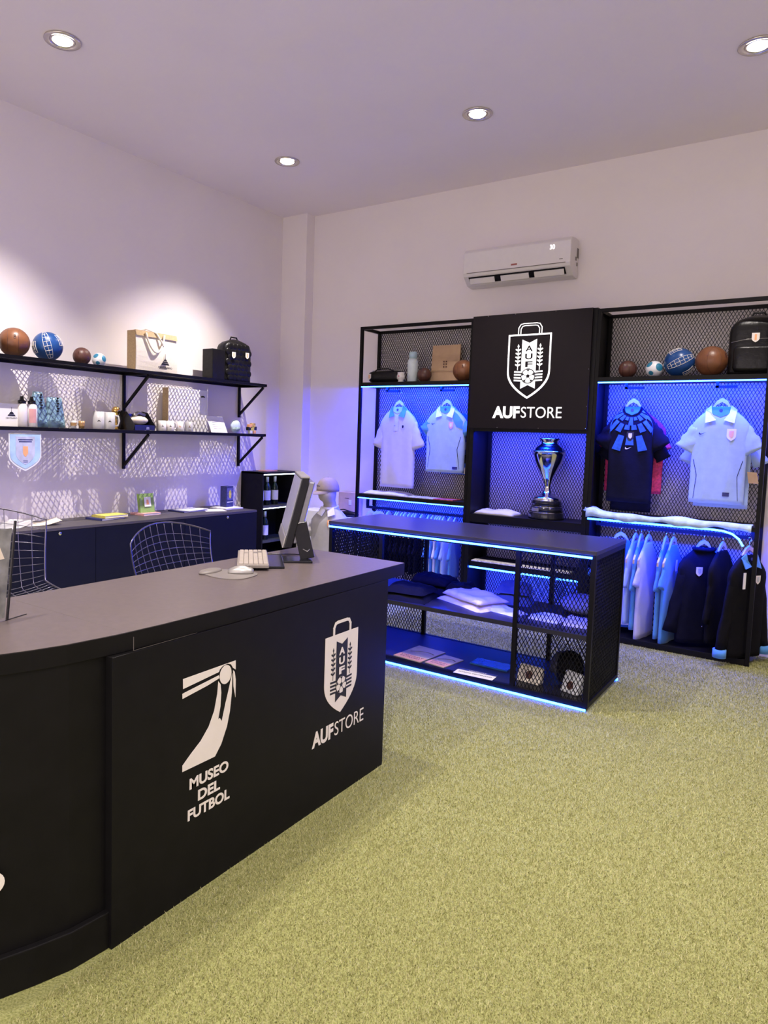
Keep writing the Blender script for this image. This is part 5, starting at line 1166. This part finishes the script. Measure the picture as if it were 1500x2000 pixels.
t, sh = rr(9, 'black jacket with blue collar and white tag at the rail end', -0.490, 0.95, blackc, 0.165, 0.76, 0.040, (0.21, 0.70), (0.050, 0.045), 'jacket', 'jacket', y=5.9)
badge(sh, t, 0.06, -0.15, 0.045, decal, foil); collar(sh, t, sky_cl, navy_cl, sz=0.9)
MB().box(-0.11, -0.085, -0.066, -0.064, -0.24, -0.12).build('white_tag', paper, t)
for s_ in (-1, 1): MB().lathe([(0.046, -0.03), (0.046, 0.03)], (s_ * 0.215, 0, -0.725), 18).build('blue_cuff', sky_cl, t)

# ------------------------------------------------------------------ island display table
IX0, IX1, IY0, IY1 = -3.062, -1.120, 4.18, 4.88
it = thing('island_table', 'black metal island table with mesh cages and blue strip lights', 'display table', (-2.09, 4.53, 0))
MB().box(IX0 - 0.003, IX1 + 0.003, IY0 - 0.004, IY1 + 0.004, 0.945, 0.970).build('top_board', M('island_top', (0.030, 0.027, 0.042), 0.30, spec=0.5), it, True, bevel=0.002)
q = 0.028; f = MB()
for x in (IX0, -2.622, -1.610, IX1 - q):
    for y in (IY0, IY1 - q): f.box(x, x + q, y, y + q, 0.052, 0.915)
for y in (IY0, IY1 - q): f.box(IX0, IX1, y, y + q, 0.915, 0.9445); f.box(IX0, IX1, y, y + q, 0.024, 0.052)
for x in (IX0, IX1 - q): f.box(x, x + q, IY0 + q, IY1 - q, 0.915, 0.9445); f.box(x, x + q, IY0 + q, IY1 - q, 0.024, 0.052)
f.build('frame', black_metal, it, True)
for z0, z1, nm_ in ((0.430, 0.458, 'middle_shelf'), (0.026, 0.050, 'bottom_shelf')): MB().box(IX0 + 0.002 + q, IX1 - 0.002 - q, IY0 + 0.003, IY1 - 0.003, z0, z1).build(nm_, M('shelf_black', (0.018, 0.017, 0.024), 0.4, spec=0.3), it, True)
for y, nm_ in ((IY0 + 0.016, 'front_mesh'), (IY1 - 0.016, 'rear_mesh')):
    for xa, xb in ((IX0 + q, -2.622), (-1.582, IX1 - q)):
        m = MB(); mesh_panel(m, xa, xb, 0.052, 0.915, lambda u, v, d, y=y: (u, y + d, v)); m.build(nm_, mesh_metal, it, True)
for x in (IX0 + 0.012, IX1 - 0.012):
    m = MB(); mesh_panel(m, IY0 + q, IY1 - q, 0.052, 0.915, lambda u, v, d, x=x: (x + d, u, v), d=0.010, t=0.004); m.build('end_mesh', mesh_metal, it, True)
MB().box(IX0 + 0.005, IX1 - 0.02, IY0 - 0.014, IY0 - 0.0045, 0.925, 0.936).build('top_light_strip', led, it, True)
MB().box(IX0 + 0.01, IX1 - 0.01, IY0 - 0.010, IY0 + 0.0, 0.006, 0.017).build('bottom_light_strip', led, it, True)
MB().box(IX0 + 0.01, IX1 + 0.0, IY1 + 0.0, IY1 + 0.010, 0.004, 0.019).build('rear_light_strip', led, it, True)
ft_ = MB()
for x in (IX0 + 0.02, IX1 - 0.06):
    for y in (IY0 + 0.03, IY1 - 0.07): ft_.box(x, x + 0.04, y, y + 0.04, 0, 0.0255)
ft_.build('feet', black_metal, it, True)

ZM, ZB = 0.4585, 0.0505
cloth_pile('folded_sweater', 'black folded sweater on the island middle shelf beside the counter', 'sweater', (-2.46, 4.36, ZM), 0.1, 0.36, 0.30, 0.10, blackc, 1.0, 2)
cloth_pile('folded_jacket', 'navy folded jacket pile behind the black sweater on the island', 'jacket', (-2.43, 4.68, ZM), 0.0, 0.34, 0.26, 0.13, navy_cl, 8.0, 2)
cloth_pile('folded_shirt', 'small black rolled shirt with white label between sweater and white hoodie', 'shirt', (-2.20, 4.66, ZM), 0.3, 0.22, 0.22, 0.10, blackc, 3.3, 2)
cloth_pile('folded_hoodie', 'pale pink-white folded hoodie in the middle of the island shelf', 'hoodie', (-2.02, 4.50, ZM), -0.45, 0.46, 0.30, 0.085, M('pink_white_fleece', (0.74, 0.64, 0.68), 0.9, bump=0.2, sheen=0.2), 11.0, 2, wav=1.2)
cloth_pile('folded_sweatshirt', 'grey folded sweatshirt behind the hoodie near the cage post', 'sweatshirt', (-1.82, 4.73, ZM), 0.2, 0.26, 0.20, 0.15, M('dim_blue_cloth', (0.08, 0.11, 0.20), 0.9, bump=0.2), 6.0, 2)
t = cloth_pile('folded_tshirt', 'white folded tee with dark print poking out beside the cage post', 'tee', (-1.76, 4.42, ZM), -0.25, 0.26, 0.14, 0.03, white_cl, 4.0, 1)
cloth_pile('folded_tshirt', 'white folded tee inside the mesh cage, left of the grey one', 'tee', (-1.47, 4.42, ZM), -0.1, 0.20, 0.15, 0.035, white_cl, 5.5, 1)
cloth_pile('folded_tshirt', 'lavender folded tee at the right end of the cage shelf', 'tee', (-1.26, 4.42, ZM), 0.15, 0.20, 0.17, 0.045, lav_cl, 7.5, 1)
t = thing('neck_pillow', 'round grey fleece cushion standing on the cage shelf of the island', 'cushion', (-1.33, 4.70, ZM)); MB().ball((0, 0, 0.070), 1, 30, 18, (0.145, 0.12, 0.069)).build('cushion', grey_pillow, t); MB().lathe([(0.118, 0.0), (0.120, 0.012), (0.10, 0.02)], n=28).build('dark_base', blackc, t)
def flatmag(label, x, y, rz, w_, l_, m, extra=None, z=ZB, name='magazine', cat='magazine', h=0.005):
    t = thing(name, label, cat, (x, y, z), rz, 'printed matter on the island bottom shelf')
    MB().box(-w_ / 2, w_ / 2, -l_ / 2, l_ / 2, 0, h).build('cover', m, t)
    if extra: extra(t, w_, l_, h)
    return t
def mag_print(t, w_, l_, h):
    MB().box(-w_ / 2 + 0.002, w_ / 2 - 0.002, -l_ / 2 + 0.002, -l_ / 2 + 0.09, h, h + 0.0006).build('rose_band', rose_m, t)
    q = MB(); q.tube([(-w_ * 0.35 + w_ * 0.75 * k / 12, l_ * 0.0 + 0.06 * math.sin(k / 12 * 2.4), h + 0.0005) for k in range(13)], 0.006, 6); q.v = [(x, y, min(z, h + 0.0012)) for x, y, z in q.v]; q.build('dark_sweep', grey_pl, t)
    q = MB(); put_text(q, 'URUGUAY', 0.03, lambda u, v, d: (u, v - l_ / 2 + 0.06, h + 0.0008 + max(0, d)), width=w_ * 0.8, extrude=0.0002); put_text(q, 'ESTADIO', 0.03, lambda u, v, d: (u, v - l_ / 2 + 0.028, h + 0.0008 + max(0, d)), width=w_ * 0.7, extrude=0.0002); q.build('title', decal_dark, t)
flatmag('large grey and rose magazine at the left of the island bottom shelf', -2.37, 4.38, -0.10, 0.23, 0.32, grey_mag, mag_print)
flatmag('smaller grey and rose booklet right of the large magazine', -2.155, 4.345, -0.14, 0.16, 0.24, grey_mag, mag_print)
def fly(t, w_, l_, h):
    MB().box(-w_ / 2, w_ / 2, -l_ / 2, l_ / 2 - 0.035, h, h + 0.0006).build('white_field', paper, t)
    q = MB(); put_text(q, 'ESTADIO CENTENARIO', 0.022, lambda u, v, d: (u, v - 0.020, h + 0.0008 + max(0, d)), width=w_ * 0.85, extrude=0.0002, offset=0.0004); q.build('title', decal_dark, t)
    q = MB(); put_text(q, 'URUGUAY', 0.020, lambda u, v, d: (u, v + l_ / 2 - 0.026, h + 0.0002 + max(0, d)), width=w_ * 0.45, extrude=0.0002, offset=0.0004); q.build('country_title', decal, t)
flatmag('white flyer with ESTADIO CENTENARIO title at the shelf front', -1.872, 4.245, 0.07, 0.27, 0.12, navy_pr, fly, name='flyer', cat='flyer', h=0.002)
t = flatmag('crinkled blue foil packets behind the white flyer', -1.86, 4.49, 0.0, 0.27, 0.14, blue_foil, name='foil_packets', cat='packets', h=0.010)
for lab, x, y, rz, kr in (('cream wallet card with dark round emblem in the left half of the cage', -1.535, 4.33, -0.12, 1), ('pale printed pouch leaning in the right half of the cage', -1.26, 4.31, -0.38, 2)):
    t = thing('pouch', lab, 'pouch', (x, y, ZB), rz, 'pouches in the island cage')
    w_ = 0.165 if kr == 1 else 0.13; hh = 0.105 if kr == 1 else 0.13
    MB().add([(-w_ / 2, -0.03, 0), (w_ / 2, -0.03, 0), (w_ / 2, 0.02, hh), (-w_ / 2, 0.02, hh), (-w_ / 2, 0.04, 0), (w_ / 2, 0.04, 0), (w_ / 2, 0.045, hh - 0.005), (-w_ / 2, 0.045, hh - 0.005)], BF and [(0, 1, 2, 3), (7, 6, 5, 4), (0, 4, 5, 1), (1, 5, 6, 2), (2, 6, 7, 3), (3, 7, 4, 0)]).build('pouch', canvas if kr == 1 else white_ball, t, bevel=0.012)
    q = MB(); q.add([(0.025 * math.cos(a), -0.031 + 0.0238 * (1 + 0.5 * math.sin(a)) - 0.0, 0.05 + 0.025 * math.sin(a)) for a in np.linspace(0, 2 * PI, 17)[:-1]], [tuple(range(16))]); q.v = [(x_, -0.0315 + z_ * 0.05 / hh, z_) for x_, y_, z_ in q.v]; q.build('round_emblem', leather_d, t)
def cap_(name, label, loc, rz, m, brim=0.075, pitch=0.0, group=None, sc=1.0, script=None, droop=1.0):
    t = thing(name, label, 'cap', loc, rz, group)
    secs = []
    for k in range(10):
        a = k / 9 * PI / 2; secs.append([(0.088 * sc * math.cos(a) ** 0.8 * math.cos(q), 0.105 * sc * math.cos(a) ** 0.8 * math.sin(q), 0.125 * sc * math.sin(a) ** 0.9) for q in np.linspace(0, 2 * PI, 29)[:-1]])
    MB().loft(secs).build('crown', m, t)
    vs = []; N = 14
    for th in (0.0, -0.003):
        for j in (0, 1, 2, 3):
            for i in range(N + 1):
                a = PI + PI * i / N; f_ = j / 3; rx = 0.088 * sc; x = rx * math.cos(a) * (1 - 0.03 * f_); y = 0.105 * sc * math.sin(a) * (1 + brim / 0.105 / sc * f_ * abs(math.sin(a)) ** 0.6)
                vs.append((x, y, 0.004 + th - (0.035 * f_ * droop * (1 + 0.6 * (x / rx) ** 2) + 0.02 * f_ * (x / rx) ** 2) * abs(math.sin(a)) ** 0.8))
    fs = []
    L = N + 1
    for s_ in (0, 1):
        for j in range(3):
            for i in range(N): a = s_ * 4 * L + j * L + i; fs.append((a, a + 1, a + L + 1, a + L))
    for i in range(N): a = 3 * L + i; fs.append((a, a + 1, a + 4 * L + 1, a + 4 * L))
    MB().add(vs, fs, True).build('brim', m, t); MB().ball((0, 0, 0.125 * sc), 0.007, 10, 6).build('button', m, t)
    if script: script(t)
    return t
cap_('baseball_cap', 'black cap standing in the right half of the mesh cage', (-1.33, 4.50, 0.13), 0.3, blackc, group='caps in the island cage'); cap_('baseball_cap', 'dark grey cap under the black one in the mesh cage', (-1.37, 4.53, ZB + 0.055), 0.9, M('dark_grey_cotton', (0.06, 0.06, 0.09), 0.9), group='caps in the island cage', sc=1.05)

# ------------------------------------------------------------------ mannequin corner
MC = (-4.095, 5.60, 0.0); mr = 0.15
mq = thing('mannequin', 'white torso mannequin by the corner column dressed in a pale polo', 'mannequin', MC, mr)
def ell(cx, cy, z, rx, ry, n=28): return [(cx + rx * math.cos(a), cy + ry * math.sin(a), z) for a in np.linspace(0, 2 * PI, n + 1)[:-1]]
secs = [ell(0, 0, 0.28, 0.13, 0.09), ell(0, 0, 0.34, 0.15, 0.10), ell(0, 0, 0.50, 0.13, 0.09), ell(0, 0, 0.70, 0.155, 0.095), ell(0, 0.0, 0.82, 0.15, 0.075), ell(0, 0.0, 0.865, 0.10, 0.066), ell(0, -0.003, 0.885, 0.070, 0.064), ell(-0.003, -0.008, 0.92, 0.064, 0.063), ell(-0.008, -0.014, 0.945, 0.066, 0.068), ell(-0.018, -0.028, 0.962, 0.074, 0.080), ell(-0.022, -0.034, 0.985, 0.082, 0.092), ell(-0.022, -0.034, 1.02, 0.088, 0.098), ell(-0.018, -0.029, 1.06, 0.082, 0.092), ell(-0.016, -0.028, 1.11, 0.068, 0.078), ell(-0.016, -0.028, 1.145, 0.045, 0.055), ell(-0.016, -0.028, 1.155, 0.02, 0.025)]
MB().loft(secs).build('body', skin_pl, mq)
s_ = MB(); s_.tube([(0, 0, 0.02), (0, 0, 0.285)], 0.014, 10); s_.lathe([(0.13, 0), (0.13, 0.012), (0.02, 0.022)], n=28); s_.build('stand', chrome, mq)
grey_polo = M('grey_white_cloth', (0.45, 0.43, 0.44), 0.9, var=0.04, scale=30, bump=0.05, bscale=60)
pol = thing('polo_shirt', 'pale grey-white polo worn by the mannequin', 'polo shirt', (MC[0], MC[1], 0.895), mr)
sh = Sh(0.185, 0.112, 0.60, 0.012, 9.0)
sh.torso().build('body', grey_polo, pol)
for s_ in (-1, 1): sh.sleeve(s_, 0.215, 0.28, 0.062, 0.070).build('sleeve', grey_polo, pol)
c_ = MB(); c_.tube([(0.070 * math.cos(a), 0.072 * math.sin(a), 0.0 - 0.014 * math.sin(a) * -1) for a in np.linspace(0, 2 * PI, 21)[:-1]], 0.013, 8, closed=True)
for sg_ in (-1, 1):
    P = [(sg_ * 0.012, -0.083, -0.03), (sg_ * 0.070, -0.060, 0.008), (sg_ * 0.098, -0.088, -0.065), (sg_ * 0.035, -0.112, -0.085)]
    c_.add(P + [(x, y - 0.006, z) for x, y, z in P], [(0, 1, 2, 3), (7, 6, 5, 4), (0, 4, 5, 1), (1, 5, 6, 2), (2, 6, 7, 3), (3, 7, 4, 0)])
c_.build('collar', white_cl, pol); badge(sh, pol, 0.055, -0.118, 0.055, orange_cl, decal)
def scr(t):
    q = MB(); q.tube([(-0.045 + 0.09 * k / 24, -0.111 * math.sqrt(1 - ((-0.045 + 0.09 * k / 24) / 0.093) ** 2), 0.055 + 0.008 * math.sin(k * 1.6)) for k in range(25)], 0.0022, 5)
    q.build('embroidered_script', grey_pl, t)
cap_('baseball_cap', 'grey-pink cap with dark script on the mannequin head', (MC[0] - 0.016, MC[1] - 0.030, 1.052), -0.62, cap_cl, brim=0.085, sc=1.10, droop=0.7, script=scr)
t = MB().box(-4.74, -4.47, 5.90, 6.18, 0, 0.80).build('white_plinth', plinth_m, None, bevel=0.004); tag(t, 'bright white plinth against the back wall left of the mannequin', 'plinth')
t = MB().box(-4.42, -4.00, 5.98, 6.21, 0, 0.755).build('white_display_table', plinth_m, None, bevel=0.004); tag(t, 'white display block behind the mannequin shoulder', 'display block')
t = thing('cardboard_gift_box', 'tan carton with white tag behind the mannequin shoulder', 'box', (-4.235, 6.14, 0.7555)); MB().box(-0.115, 0.115, -0.05, 0.05, 0, 0.25).build('carton', M('tan_carton', (0.62, 0.44, 0.33), 0.8), t, bevel=0.003); MB().box(0.02, 0.055, -0.053, -0.0505, 0.12, 0.17).build('white_tag', paper, t); MB().box(-0.03, 0.02, -0.0525, -0.0505, 0.185, 0.19).build('stitched_line', leather_d, t)
t = thing('waist_bag', 'small black bag lying before the tan carton', 'bag', (-4.17, 6.04, 0.7555)); MB().ball((0, 0, 0.030), 1, 24, 12, (0.12, 0.04, 0.0295)).build('body', leather_k, t); MB().tube([(-0.11, 0, 0.03), (-0.13, -0.02, 0.06), (-0.06, -0.02, 0.075), (0.02, 0, 0.055)], 0.006, 8).build('strap', leather_k, t)
